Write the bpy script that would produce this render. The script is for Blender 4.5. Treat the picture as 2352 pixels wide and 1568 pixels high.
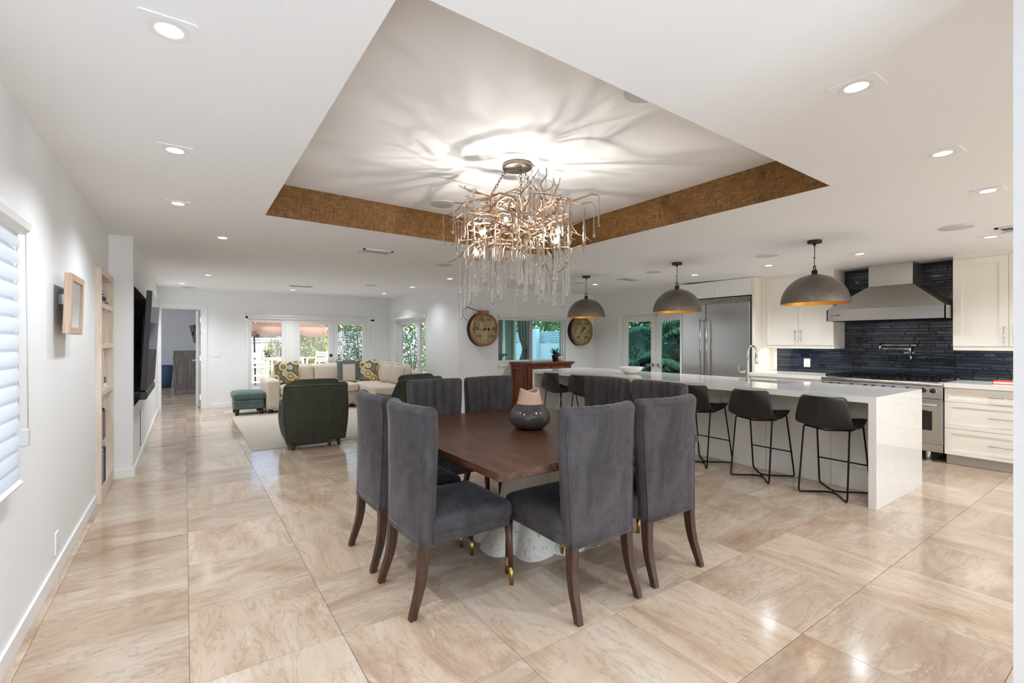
import bpy, bmesh, math, random
from mathutils import Vector, Matrix

for o in list(bpy.data.objects):
    bpy.data.objects.remove(o)
S = bpy.context.scene
COL = S.collection
PI = math.pi

# ------------------------------------------------------------------ camera
EYE = 1.376
YAW = 0.5912                      # heading, from +Y towards +X
cam_d = bpy.data.cameras.new('camera')
cam_d.sensor_width = 36.0
cam_d.lens = 36.0 * 1065.0 / 2352.0
cam_d.shift_x = 36.0 / 2352.0
cam_d.clip_start = 0.05
cam = bpy.data.objects.new('camera', cam_d)
COL.objects.link(cam)
cam.location = (0, 0, EYE)
cam.rotation_euler = (PI / 2, 0, -YAW)
S.camera = cam

# ------------------------------------------------------------------ sky and sun
W = bpy.data.worlds.new('sky')
S.world = W
W.use_nodes = True
wn = W.node_tree
wn.nodes.clear()
wo = wn.nodes.new('ShaderNodeOutputWorld')
wb = wn.nodes.new('ShaderNodeBackground')
ws = wn.nodes.new('ShaderNodeTexSky')
ws.sky_type = 'NISHITA'
ws.sun_disc = False
ws.sun_elevation = math.radians(58)
ws.sun_rotation = math.radians(115)
ws.air_density = 1.0
ws.dust_density = 2.2
wb.inputs[1].default_value = 0.27
wn.links.new(ws.outputs[0], wb.inputs[0])
wn.links.new(wb.outputs[0], wo.inputs[0])
sun_d = bpy.data.lights.new('sun', 'SUN')
sun_d.energy = 2.0
sun_d.angle = math.radians(0.6)
sun_d.color = (1.0, 0.95, 0.86)
sun = bpy.data.objects.new('sun', sun_d)
COL.objects.link(sun)
sd = Vector((0.52, -0.16, 0.86)).normalized()     # direction to the sun
sun.rotation_euler = sd.to_track_quat('Z', 'Y').to_euler()

# added area lights standing in for window light, at unseen windows and behind the blind
def fill_light(name, loc, rot, w, h, watts, col=(.74, .87, 1.0)):
    L = bpy.data.lights.new(name, 'AREA'); L.shape = 'RECTANGLE'; L.size = w; L.size_y = h; L.energy = watts; L.color = col
    o = bpy.data.objects.new(name, L); COL.objects.link(o); o.location = loc; o.rotation_euler = rot
    return o
fill_light('daylight_hall', (.95, -2.0, 1.22), (PI / 2 + .35, 0, 0), 1.2, 1.85, 33)
fill_light('daylight_kitchen', (4.95, -2.0, 1.22), (PI / 2 + .35, 0, 0), 4.0, 1.85, 22, (1.0, .96, .90))
fill_light('daylight_bedroom', (-2.58, 14.0, 1.45), (PI / 2, 0, -PI / 2), 2.6, 1.0, 26, (.92, .95, 1.0))
fill_light('daylight_left', (-.83, 1.82, 1.34), (PI / 2, 0, -PI / 2), 1.85, 1.0, 2.2, (.92, .96, 1.0))  # added lamp between pane and blind so the fabric glows

# ------------------------------------------------------------------ exposure and render look
S.view_settings.view_transform = 'Standard'
S.view_settings.look = 'None'
S.view_settings.gamma = 1.0
S.view_settings.use_curve_mapping = False
S.view_settings.exposure = 1.13
cy = S.cycles
cy.use_denoising = True
cy.max_bounces = 9
cy.diffuse_bounces = 5
cy.glossy_bounces = 4
cy.transmission_bounces = 7
cy.transparent_max_bounces = 14
cy.caustics_reflective = False
cy.caustics_refractive = False
cy.sample_clamp_indirect = 6.0
cy.blur_glossy = 0.6

DOWN_W = 25.0        # watts of a ceiling downlight
rnd = random.Random(11)

# ------------------------------------------------------------------ helpers
def lin(r, g, b):
    def f(c):
        c /= 255.0
        return c / 12.92 if c <= 0.04045 else ((c + 0.055) / 1.055) ** 2.4
    return (f(r), f(g), f(b))

class MB:
    """collects shapes; build() links them as one mesh object"""
    def __init__(s):
        s.v = []; s.f = []; s.sm = []
    def add(s, vs, fs, smooth=False):
        b = len(s.v)
        s.v += [tuple(p) for p in vs]
        for q in fs:
            s.f.append(tuple(i + b for i in q)); s.sm.append(smooth)
        return s
    def box(s, x0, x1, y0, y1, z0, z1):
        v = [(x, y, z) for z in (z0, z1) for y in (y0, y1) for x in (x0, x1)]
        return s.add(v, [(0, 2, 3, 1), (4, 5, 7, 6), (0, 1, 5, 4), (2, 6, 7, 3), (0, 4, 6, 2), (1, 3, 7, 5)])
    def obox(s, c, size, M=None):
        hx, hy, hz = (k / 2 for k in size)
        M = M or Matrix.Identity(3)
        v = [Vector(c) + M @ Vector((x, y, z)) for z in (-hz, hz) for y in (-hy, hy) for x in (-hx, hx)]
        return s.add(v, [(0, 2, 3, 1), (4, 5, 7, 6), (0, 1, 5, 4), (2, 6, 7, 3), (0, 4, 6, 2), (1, 3, 7, 5)])
    def bar(s, a, b, w, h, up=(0, 0, 1)):
        a = Vector(a); b = Vector(b); d = (b - a); L = d.length; d.normalize()
        u = Vector(up)
        if abs(u.dot(d)) > .98: u = Vector((1, 0, 0))
        x = d.cross(u).normalized(); z = x.cross(d)
        M = Matrix((x, d, z)).transposed()
        return s.obox((a + b) / 2, (w, L, h), M)
    def tube(s, pts, r, n=8, caps=True, smooth=True):
        pts = [Vector(p) for p in pts]
        m = len(pts)
        rs = r if isinstance(r, (list, tuple)) else [r] * m
        t0 = (pts[1] - pts[0]).normalized()
        u = Vector((0, 0, 1)) if abs(t0.z) < .9 else Vector((1, 0, 0))
        nx = t0.cross(u).normalized()
        vs = []
        for i in range(m):
            if i == 0: t = t0
            elif i == m - 1: t = (pts[i] - pts[i - 1]).normalized()
            else:
                t = (pts[i + 1] - pts[i]).normalized() + (pts[i] - pts[i - 1]).normalized()
                t = t.normalized() if t.length > 1e-6 else (pts[i + 1] - pts[i]).normalized()
            nx = (nx - t * nx.dot(t))
            nx = nx.normalized() if nx.length > 1e-6 else t.orthogonal().normalized()
            ny = t.cross(nx)
            for k in range(n):
                a = 2 * PI * k / n
                vs.append(pts[i] + (nx * math.cos(a) + ny * math.sin(a)) * rs[i])
        fs = [(i * n + k, i * n + (k + 1) % n, (i + 1) * n + (k + 1) % n, (i + 1) * n + k) for i in range(m - 1) for k in range(n)]
        s.add(vs, fs, smooth)
        if caps:
            b = len(s.v) - m * n
            s.f.append(tuple(b + k for k in range(n))[::-1]); s.sm.append(False)
            s.f.append(tuple(b + (m - 1) * n + k for k in range(n))); s.sm.append(False)
        return s
    def lathe(s, prof, n=24, c=(0, 0, 0), M=None, smooth=True, cap=True, sx=1, sy=1):
        M = M or Matrix.Identity(3)
        vs = []
        for (r, z) in prof:
            for k in range(n):
                a = 2 * PI * k / n
                vs.append(Vector(c) + M @ Vector((r * math.cos(a) * sx, r * math.sin(a) * sy, z)))
        m = len(prof)
        fs = [(i * n + k, i * n + (k + 1) % n, (i + 1) * n + (k + 1) % n, (i + 1) * n + k) for i in range(m - 1) for k in range(n)]
        b = len(s.v)
        s.add(vs, fs, smooth)
        if cap:
            s.f.append(tuple(b + k for k in range(n))[::-1]); s.sm.append(False)
            s.f.append(tuple(b + (m - 1) * n + k for k in range(n))); s.sm.append(False)
        return s
    def cyl(s, a, b, r0, r1=None, n=16, smooth=True):
        return s.tube([a, b], [r0, r0 if r1 is None else r1], n, True, smooth)
    def sphere(s, c, r, n=12, m=8, sc=(1, 1, 1)):
        prof = [(max(1e-4, math.sin(PI * i / m)) * r, -math.cos(PI * i / m) * r) for i in range(m + 1)]
        b = len(s.v)
        s.lathe(prof, n, (0, 0, 0), cap=False)
        for i in range(b, len(s.v)):
            p = s.v[i]; s.v[i] = (c[0] + p[0] * sc[0], c[1] + p[1] * sc[1], c[2] + p[2] * sc[2])
        return s
    def prism(s, poly, a, b, axis='z', smooth=False):
        """poly in the plane across `axis`: x:(y,z) y:(x,z) z:(x,y)"""
        def P(p, t):
            return {'x': (t, p[0], p[1]), 'y': (p[0], t, p[1]), 'z': (p[0], p[1], t)}[axis]
        n = len(poly)
        vs = [P(p, a) for p in poly] + [P(p, b) for p in poly]
        bs = len(s.v)
        s.add(vs, [(i, (i + 1) % n, n + (i + 1) % n, n + i) for i in range(n)], smooth)
        s.f.append(tuple(bs + i for i in range(n))[::-1]); s.sm.append(False)
        s.f.append(tuple(bs + n + i for i in range(n))); s.sm.append(False)
        return s
    def cushion(s, c, size, r=.05, puff=(.0, .0, .02), n=10, M=None):
        """soft box: rounded edges of radius r and bulging faces"""
        M = M or Matrix.Identity(3)
        h = [k / 2 for k in size]
        r = min([r] + [k * .98 for k in h])
        vid = {}; vs = []; fs = []
        def pt(ix, iy, iz):
            k = (ix, iy, iz)
            if k in vid: return vid[k]
            q = [2 * t / n - 1 for t in k]
            p = Vector([math.copysign(abs(q[j]) ** .85, q[j]) * h[j] for j in range(3)])
            inner = Vector([max(-h[j] + r, min(h[j] - r, p[j])) for j in range(3)])
            d = p - inner
            if d.length > 1e-9: p = inner + d.normalized() * r
            b = Vector([math.copysign(puff[j], q[j]) * (abs(q[j]) ** 2) * math.prod((1 - q[m] ** 2) ** .7 for m in range(3) if m != j) for j in range(3)])
            p += b
            vid[k] = len(vs); vs.append(Vector(c) + M @ p)
            return vid[k]
        for a in range(n):
            for b in range(n):
                for t in (0, n):
                    q = [(a, b), (a + 1, b), (a + 1, b + 1), (a, b + 1)]
                    if t == 0: q = q[::-1]
                    fs.append([pt(i, j, t) for i, j in q])
                    fs.append([pt(t, i, j) for i, j in q])
                    fs.append([pt(j, t, i) for i, j in q])
        return s.add(vs, fs, True)
    def grid(s, fn, nu, nv, smooth=True, wrap=False):
        vs = [fn(i / nu, j / nv) for j in range(nv + 1) for i in range(nu + 1)]
        w = nu + 1
        fs = [(j * w + i, j * w + i + 1, (j + 1) * w + i + 1, (j + 1) * w + i) for j in range(nv) for i in range(nu)]
        return s.add(vs, fs, smooth)
    def mesh(s, name, bevel=0, seg=2, merge=False, fixn=False):
        me = bpy.data.meshes.new(name)
        me.from_pydata(s.v, [], s.f)
        me.polygons.foreach_set('use_smooth', s.sm)
        if bevel or merge or fixn:
            bm = bmesh.new(); bm.from_mesh(me)
            if merge: bmesh.ops.remove_doubles(bm, verts=bm.verts, dist=1e-5)
            if fixn: bmesh.ops.recalc_face_normals(bm, faces=bm.faces)
            if bevel:
                ed = [e for e in bm.edges if len(e.link_faces) == 2 and e.calc_face_angle(0) > .6]
                bmesh.ops.bevel(bm, geom=ed, offset=bevel, segments=seg, profile=.5, affect='EDGES', clamp_overlap=True)
            bm.to_mesh(me); bm.free()
        me.update()
        return me
    def build(s, name, mat, parent=None, bevel=0, seg=2, loc=None, merge=False, fixn=False):
        me = s.mesh(name, bevel, seg, merge, fixn)
        if mat: me.materials.append(mat)
        return link(name, me, parent, loc)

def link(name, me, parent=None, loc=None, rot=None, scale=None):
    o = bpy.data.objects.new(name, me)
    COL.objects.link(o)
    if parent: o.parent = parent
    if loc is not None: o.location = loc
    if rot is not None: o.rotation_euler = rot
    if scale is not None: o.scale = scale
    return o

def tag(o, label=None, cat=None, group=None, kind=None):
    if label: o['label'] = label
    if cat: o['category'] = cat
    if group: o['group'] = group
    if kind: o['kind'] = kind
    return o

def thing(name, label, cat, loc=(0, 0, 0), rz=0.0, group=None):
    o = link(name, None, None, loc, (0, 0, rz))
    return tag(o, label, cat, group)

def struct(name, mb, m, label=None, parent=None, bevel=0, **k):
    o = mb.build(name, m, parent, bevel, **k)
    if parent is None:
        tag(o, label, None, None, 'structure')
        o['category'] = name.split('_')[0]
    return o

def dup(root, loc, rz=None, label=None, group=None):
    r = root.copy(); COL.objects.link(r)
    r.location = loc
    if rz is not None: r.rotation_euler = (0, 0, rz)
    if label: r['label'] = label
    if group: r['group'] = group
    for ch in list(root.children):
        c = ch.copy(); COL.objects.link(c); c.parent = r
        for g in list(ch.children):
            d = g.copy(); COL.objects.link(d); d.parent = c
    return r

def RZ(a): return Matrix.Rotation(a, 3, 'Z')
def RX(a): return Matrix.Rotation(a, 3, 'X')
def RY(a): return Matrix.Rotation(a, 3, 'Y')

def arc(c, r, a0, a1, n, plane='xz', y=0):
    out = []
    for i in range(n + 1):
        a = a0 + (a1 - a0) * i / n
        out.append((c[0] + r * math.cos(a), c[1] + r * math.sin(a)))
    return out

def holes_wall(mb, axis, p0, p1, a0, a1, z0, z1, holes):
    """wall slab across `axis` between p0 and p1 with rectangular holes (a0,a1,z0,z1)"""
    As = sorted(set([a0, a1] + [k for h in holes for k in h[:2] if a0 < k < a1]))
    for i in range(len(As) - 1):
        m = (As[i] + As[i + 1]) / 2
        cuts = sorted([(h[2], h[3]) for h in holes if h[0] < m < h[1]])
        z = z0
        for (c0, c1) in cuts + [(z1, z1)]:
            if c0 > z + 1e-6:
                if axis == 'x': mb.box(p0, p1, As[i], As[i + 1], z, c0)
                else: mb.box(As[i], As[i + 1], p0, p1, z, c0)
            z = max(z, c1)
    return mb

def ceil_z(x, y):
    s = lambda t: min(1.0, max(0.0, t))
    return 2.44 - .07 * s((x - 3.8) / 3.0) * s((6.5 - y) / 2.5)

# ------------------------------------------------------------------ materials
class NT:
    def __init__(s, name):
        s.m = bpy.data.materials.new(name); s.m.use_nodes = True
        s.t = s.m.node_tree; s.t.nodes.clear()
        s.out = s.n('ShaderNodeOutputMaterial')
    def n(s, typ, **kw):
        q = s.t.nodes.new(typ)
        for k, v in kw.items(): setattr(q, k, v)
        return q
    def l(s, a, b): s.t.links.new(a, b)
    def val(s, sock, v):
        if hasattr(v, 'node'): s.l(v, sock)
        else: sock.default_value = v
    def math(s, op, a, b=None, c=None):
        q = s.n('ShaderNodeMath', operation=op)
        for i, v in enumerate((a, b, c)):
            if v is not None: s.val(q.inputs[i], v)
        return q.outputs[0]
    def mix(s, fac, a, b):
        q = s.n('ShaderNodeMix', data_type='RGBA')
        s.val(q.inputs[0], fac)
        for i, v in ((6, a), (7, b)):
            if hasattr(v, 'node'): s.l(v, q.inputs[i])
            else: q.inputs[i].default_value = tuple(v) + (1,) if len(v) == 3 else v
        return q.outputs[2]
    def noise(s, vec, scale, detail=4, rough=.55, dist=0):
        q = s.n('ShaderNodeTexNoise')
        if vec is not None: s.l(vec, q.inputs['Vector'])
        q.inputs['Scale'].default_value = scale; q.inputs['Detail'].default_value = detail
        q.inputs['Roughness'].default_value = rough; q.inputs['Distortion'].default_value = dist
        return q.outputs['Fac']
    def ramp(s, fac, stops):
        q = s.n('ShaderNodeValToRGB')
        s.l(fac, q.inputs[0])
        e = q.color_ramp.elements
        while len(e) < len(stops): e.new(.5)
        for k, (p, c) in zip(e, stops):
            k.position = p; k.color = tuple(c) + (1,) if len(c) == 3 else c
        return q.outputs[0]
    def mapping(s, vec, scale=(1, 1, 1), rot=(0, 0, 0), loc=(0, 0, 0)):
        q = s.n('ShaderNodeMapping')
        s.l(vec, q.inputs[0])
        s.val(q.inputs['Location'], loc); s.val(q.inputs['Rotation'], rot); s.val(q.inputs['Scale'], scale)
        return q.outputs[0]
    def obj(s): return s.n('ShaderNodeTexCoord').outputs['Object']
    def pos(s): return s.n('ShaderNodeNewGeometry').outputs['Position']
    def bump(s, h, strength=.2, dist=.01):
        q = s.n('ShaderNodeBump')
        q.inputs['Strength'].default_value = strength; q.inputs['Distance'].default_value = dist
        s.l(h, q.inputs['Height']); return q.outputs[0]
    def bsdf(s, col, rough=.5, metal=0., normal=None, **kw):
        q = s.n('ShaderNodeBsdfPrincipled')
        if hasattr(col, 'node'): s.l(col, q.inputs['Base Color'])
        else: q.inputs['Base Color'].default_value = tuple(col) + (1,)
        s.val(q.inputs['Roughness'], rough); q.inputs['Metallic'].default_value = metal
        if normal: s.l(normal, q.inputs['Normal'])
        for k, v in kw.items():
            k = k.replace('_', ' ')
            if isinstance(v, tuple) and len(v) == 3: v = v + (1,)
            s.val(q.inputs[k], v)
        s.l(q.outputs[0], s.out.inputs[0])
        return q

def plain(name, col, rough=.5, metal=0., vary=0., vscale=6., bump=0., bscale=60., **kw):
    t = NT(name)
    c = col; nm = None
    if vary:
        f = t.noise(t.obj(), vscale, 4)
        c = t.mix(f, tuple(k * (1 - vary) for k in col), tuple(min(1, k * (1 + vary)) for k in col))
    if bump:
        nm = t.bump(t.noise(t.obj(), bscale, 3), bump, .01)
    t.bsdf(c, rough, metal, nm, **kw)
    return t.m

def emit(name, col, strength):
    t = NT(name)
    e = t.n('ShaderNodeEmission'); e.inputs[0].default_value = tuple(col) + (1,); e.inputs[1].default_value = strength
    t.l(e.outputs[0], t.out.inputs[0]); return t.m

def pane(name, tint=(1, 1, 1), refl=.07, rough=0.0):
    t = NT(name)
    a = t.n('ShaderNodeBsdfTransparent'); a.inputs[0].default_value = tuple(tint) + (1,)
    b = t.n('ShaderNodeBsdfGlossy'); b.inputs['Roughness'].default_value = rough
    x = t.n('ShaderNodeMixShader'); x.inputs[0].default_value = refl
    t.l(a.outputs[0], x.inputs[1]); t.l(b.outputs[0], x.inputs[2]); t.l(x.outputs[0], t.out.inputs[0])
    return t.m

def travertine():
    t = NT('travertine')
    rv = t.n('ShaderNodeObjectInfo').outputs['Random']
    pos = t.pos()
    turn = t.math('MULTIPLY', t.math('GREATER_THAN', rv, .55), PI / 2)
    q = t.n('ShaderNodeCombineXYZ'); t.l(turn, q.inputs[2])
    off = t.n('ShaderNodeCombineXYZ')
    t.l(t.math('MULTIPLY', rv, 37.), off.inputs[0]); t.l(t.math('MULTIPLY', rv, 91.), off.inputs[1]); t.l(t.math('MULTIPLY', rv, 13.), off.inputs[2])
    base = t.mapping(pos, (1, 1, 1), q.outputs[0], off.outputs[0])
    v1 = t.mapping(base, (1.0, 2.4, 1))
    cloud = t.noise(v1, 1.25, 7, .60, .8)
    c = t.ramp(cloud, [(.26, lin(174, 142, 116)), (.40, lin(204, 176, 149)), (.55, lin(221, 198, 174)), (.74, lin(234, 217, 198))])
    v2 = t.mapping(base, (1.2, 5.5, 1))
    vein = t.noise(v2, 1.5, 8, .68, 1.6)
    vm = t.ramp(vein, [(.50, (0, 0, 0)), (.53, (1, 1, 1)), (.565, (0, 0, 0))])
    c = t.mix(t.math('MULTIPLY', vm, .36), c, lin(158, 120, 94))
    pale = t.ramp(t.noise(t.mapping(base, (1.6, 3.6, 1)), 2.4, 8, .72, 1.2), [(.61, (0, 0, 0)), (.66, (1, 1, 1))])
    c = t.mix(t.math('MULTIPLY', pale, .5), c, lin(238, 226, 207))
    fine = t.noise(t.mapping(base, (1, 1.7, 1)), 34, 4, .65)
    c = t.mix(t.math('MULTIPLY', t.ramp(fine, [(.34, (1, 1, 1)), (.50, (0, 0, 0))]), .14), c, lin(176, 140, 110))
    shade = t.math('ADD', t.math('MULTIPLY', rv, .18), .72)
    hs = t.n('ShaderNodeHueSaturation'); t.l(c, hs.inputs['Color']); t.l(shade, hs.inputs['Value']); hs.inputs['Saturation'].default_value = .95
    rough = t.math('ADD', t.math('MULTIPLY', cloud, .08), .10)
    t.bsdf(hs.outputs[0], rough, 0, t.bump(cloud, .02, .01), Specular_IOR_Level=.5)
    return t.m

def wood(name, c0, c1, c2, scale=1., rough=.35, axis='y', coat=0., plank=True):
    t = NT(name)
    o = t.obj()
    s = {'x': (1.2, 14, 14), 'y': (14, 1.2, 14), 'z': (14, 14, 1.2)}[axis]
    v = t.mapping(o, tuple(k * scale for k in s))
    if plank:
        rv = t.n('ShaderNodeObjectInfo').outputs['Random']
        cb = t.n('ShaderNodeCombineXYZ')
        for i in range(3): t.l(t.math('MULTIPLY', rv, 17. + 11 * i), cb.inputs[i])
        q = t.n('ShaderNodeVectorMath', operation='ADD'); t.l(v, q.inputs[0]); t.l(cb.outputs[0], q.inputs[1]); v = q.outputs[0]
    n1 = t.noise(v, 1.0, 6, .65, 1.6)
    n2 = t.noise(v, 5.5, 4, .7, .4)
    f = t.math('ADD', t.math('MULTIPLY', n1, .7), t.math('MULTIPLY', n2, .3))
    c = t.ramp(f, [(.36, c0), (.5, c1), (.64, c2)])
    t.bsdf(c, rough, 0, t.bump(n2, .12, .004), Coat_Weight=coat, Coat_Roughness=.25)
    return t.m

def velvet(name, col, sheen, tint, vary=.25, rough=.75, sr=.35):
    t = NT(name)
    o = t.obj()
    f = t.noise(t.mapping(o, (1, 1, .55)), 5.5, 6, .68, 1.1)
    g = t.noise(o, 26., 3, .6)
    f = t.math('ADD', t.math('MULTIPLY', f, .75), t.math('MULTIPLY', g, .25))
    c = t.ramp(f, [(.36, tuple(k * (1 - vary) for k in col)), (.64, tuple(k * (1 + vary) for k in col))])
    fine = t.noise(o, 420., 2)
    sw = t.math('MULTIPLY', t.ramp(f, [(.36, (.45, .45, .45)), (.66, (1, 1, 1))]), sheen)
    t.bsdf(c, rough, 0, t.bump(fine, .15, .001), Sheen_Weight=sw, Sheen_Roughness=sr, Sheen_Tint=tint, Specular_IOR_Level=.2)
    return t.m

def brushed(name, col, rough=.28, axis='y', amt=.25):
    t = NT(name)
    s = {'x': (1, 140, 140), 'y': (140, 1, 140), 'z': (140, 140, 1)}[axis]
    n = t.noise(t.mapping(t.obj(), s), 3., 3)
    c = t.mix(n, tuple(k * .97 for k in col), tuple(min(1, k * 1.02) for k in col))
    r = t.math('ADD', t.math('MULTIPLY', n, amt * .2), rough)
    t.bsdf(c, r, 1., None, Anisotropic=.55)
    return t.m

def hammered():
    t = NT('hammered_bronze')
    v = t.n('ShaderNodeTexVoronoi'); t.l(t.obj(), v.inputs['Vector']); v.inputs['Scale'].default_value = 95
    pat = t.noise(t.obj(), 5, 4)
    c = t.mix(pat, lin(104, 99, 97), lin(144, 135, 128))
    t.bsdf(c, .31, 1., t.bump(v.outputs['Distance'], .55, .006))
    return t.m

def grasscloth():
    t = NT('grasscloth')
    p = t.pos()
    a = t.noise(t.mapping(p, (14, 14, 260)), 1., 3)
    b = t.noise(t.mapping(p, (260, 260, 16)), 1., 3)
    f = t.math('ADD', t.math('MULTIPLY', a, .5), t.math('MULTIPLY', b, .5))
    c = t.ramp(f, [(.36, lin(76, 50, 24)), (.5, lin(130, 93, 52)), (.64, lin(166, 125, 76))])
    t.bsdf(c, .62, 0, t.bump(f, .35, .004), Specular_IOR_Level=.3)
    return t.m

def quartz(name='quartz'):
    t = NT(name)
    v = t.noise(t.pos(), 1.3, 7, .6, 2.6)
    m = t.ramp(v, [(.485, (0, 0, 0)), (.5, (1, 1, 1)), (.515, (0, 0, 0))])
    c = t.mix(t.math('MULTIPLY', m, .22), lin(236, 234, 230), lin(190, 186, 180))
    t.bsdf(c, .09, 0, None, Specular_IOR_Level=.5)
    return t.m

def distressed():
    t = NT('whitewashed_wood')
    p = t.obj()
    n = t.noise(t.mapping(p, (30, 30, 1.6)), 1.2, 7, .7, .5)
    c = t.ramp(n, [(.28, lin(92, 62, 40)), (.35, lin(176, 156, 134)), (.42, lin(222, 215, 203)), (.8, lin(238, 233, 223))])
    t.bsdf(c, .7, 0, t.bump(n, .4, .01)); return t.m

def pillow_pattern():
    t = NT('patterned_cotton')
    o = t.obj()
    v = t.n('ShaderNodeTexVoronoi'); t.l(o, v.inputs['Vector']); v.inputs['Scale'].default_value = 6.2
    d = v.outputs['Distance']
    ring = t.ramp(d, [(.0, lin(214, 204, 178)), (.22, lin(82, 80, 78)), (.30, lin(208, 168, 62)), (.42, lin(206, 198, 178)), (.56, lin(94, 98, 98)), (.72, lin(176, 138, 44))])
    ring.node.color_ramp.interpolation = 'CONSTANT'
    t.bsdf(ring, .85, 0, t.bump(t.noise(o, 300, 2), .2, .001)); return t.m

def dial():
    t = NT('aged_dial_paper')
    n = t.noise(t.obj(), 5., 6, .65, 1.)
    c = t.ramp(n, [(.3, lin(118, 102, 66)), (.5, lin(172, 154, 112)), (.7, lin(196, 182, 146))])
    t.bsdf(c, .3, 0); return t.m

def leafm(name, c0, c1, trans=.25):
    t = NT(name)
    n = t.noise(t.pos(), 9., 3)
    c = t.mix(n, c0, c1)
    q = t.bsdf(c, .45, 0, None)
    q.inputs['Transmission Weight'].default_value = 0
    return t.m

def slat_fabric():
    t = NT('blind_fabric')
    a = t.n('ShaderNodeBsdfDiffuse'); a.inputs[0].default_value = (.86, .87, .88, 1)
    b = t.n('ShaderNodeBsdfTranslucent'); b.inputs[0].default_value = (.86, .88, .92, 1)
    x = t.n('ShaderNodeMixShader'); x.inputs[0].default_value = .5
    t.l(a.outputs[0], x.inputs[1]); t.l(b.outputs[0], x.inputs[2]); t.l(x.outputs[0], t.out.inputs[0])
    return t.m

M = {}
M['wall'] = plain('wall_paint', lin(238, 238, 238), .75, bump=.03, bscale=180)
M['ceil'] = plain('ceiling_paint', lin(245, 245, 245), .8)
M['trim'] = plain('trim_paint', lin(238, 238, 236), .42)
M['door'] = plain('door_paint', lin(240, 239, 236), .35)
M['grout'] = plain('grout', lin(150, 132, 112), .8)
M['trav'] = travertine()
M['grass'] = grasscloth()
M['quartz'] = quartz()
M['table'] = wood('walnut_top', lin(46, 27, 18), lin(80, 49, 35), lin(106, 70, 51), 1.7, .30, 'y')
M['leg'] = wood('walnut_leg', lin(36, 20, 12), lin(64, 39, 25), lin(88, 56, 37), 2., .4, 'z')
M['buffet'] = wood('cherry_wood', lin(66, 26, 10), lin(116, 56, 26), lin(150, 82, 42), 1., .35, 'z')
M['dresser'] = wood('grey_oak', lin(78, 72, 66), lin(112, 104, 96), lin(136, 128, 118), 1., .6, 'z')
M['shelfwood'] = wood('limed_oak', lin(206, 186, 166), lin(222, 206, 188), lin(232, 220, 206), .6, .5, 'z')
M['frame'] = wood('pale_oak', lin(176, 146, 120), lin(196, 168, 144), lin(212, 188, 166), 1., .5, 'z')
M['footwood'] = wood('dark_foot', lin(40, 24, 16), lin(66, 42, 28), lin(84, 58, 40), 2., .4, 'z')
M['velvet'] = velvet('grey_velvet', lin(72, 68, 70), .42, (.74, .70, .72), .30)
M['green'] = velvet('green_fabric', lin(60, 62, 52), .10, (.7, .7, .66), .2)
M['teal'] = velvet('teal_leather', lin(88, 106, 98), .10, (.7, .76, .74), .15, .45)
M['sofa'] = plain('oatmeal_linen', lin(212, 198, 181), .9, vary=.05, vscale=20, bump=.12, bscale=500)
M['sofa2'] = plain('oatmeal_piping', lin(178, 158, 134), .9)
M['rug'] = plain('woven_rug', lin(206, 196, 180), .95, vary=.12, vscale=90, bump=.5, bscale=220)
M['pattern'] = pillow_pattern()
M['slate'] = plain('slate_cotton', lin(96, 102, 106), .85, vary=.1, vscale=40)
M['leather'] = plain('black_leather', lin(38, 36, 36), .42, vary=.2, vscale=12, bump=.12, bscale=160)
M['stitch'] = plain('stitching', lin(70, 66, 64), .7)
M['blackm'] = plain('black_metal', lin(24, 24, 25), .38, .6)
M['castiron'] = plain('cast_iron', lin(14, 14, 15), .5, .2)
M['black'] = plain('black_plastic', lin(10, 10, 11), .35)
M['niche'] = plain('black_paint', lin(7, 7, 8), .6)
M['screen'] = plain('tv_screen', lin(8, 8, 9), .06)
M['brass'] = plain('brass', lin(176, 142, 86), .3, 1.)
M['chrome'] = plain('chrome', lin(226, 228, 230), .07, 1.)
M['steel'] = brushed('brushed_steel', lin(186, 184, 180), .26, 'y')
M['steelv'] = brushed('brushed_steel_front', lin(190, 190, 190), .22, 'y')
M['hammer'] = hammered()
M['gold'] = plain('gold_leaf', lin(214, 162, 72), .38, 1., vary=.2, vscale=30)
M['bronze'] = plain('dark_bronze', lin(66, 60, 56), .42, 1.)
M['branch'] = plain('silver_bronze_twig', lin(160, 136, 114), .32, 1., vary=.35, vscale=30, bump=.25, bscale=90)
M['canopy'] = plain('antique_silver', lin(150, 140, 132), .4, 1., vary=.35, vscale=40)
M['chain'] = plain('aged_chain', lin(112, 92, 78), .4, 1.)
M['cab'] = plain('cabinet_paint', lin(241, 235, 224), .38)
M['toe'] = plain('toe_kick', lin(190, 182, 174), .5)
M['white'] = plain('white_plastic', lin(240, 240, 238), .35)
M['ceramic'] = plain('white_ceramic', lin(246, 244, 240), .12)
M['clay'] = plain('bare_clay', lin(206, 172, 150), .8, vary=.08, vscale=14, bump=.1, bscale=120)
M['glaze'] = plain('charcoal_glaze', lin(76, 70, 68), .14, vary=.25, vscale=10)
M['btile'] = None
M['tgrout'] = plain('tile_grout', lin(20, 23, 28), .8)
M['drumb'] = plain('black_enamel', lin(16, 17, 22), .3)
M['copper'] = plain('worn_copper', lin(178, 128, 98), .38, 1., vary=.2, vscale=20)
M['dial'] = dial()
M['ink'] = plain('dial_ink', lin(34, 30, 24), .6)
M['mirror'] = plain('mirror_glass', lin(236, 238, 240), .02, 1.)
M['grille'] = plain('speaker_grille', lin(206, 205, 203), .8)
M['ventm'] = plain('vent_slat', lin(198, 198, 196), .5)
M['dark'] = plain('dark_void', lin(60, 60, 60), .9)
M['white_wall'] = plain('patio_wall', lin(236, 236, 234), .8)
M['fence'] = plain('fence_grey', lin(206, 214, 216), .6)
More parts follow.
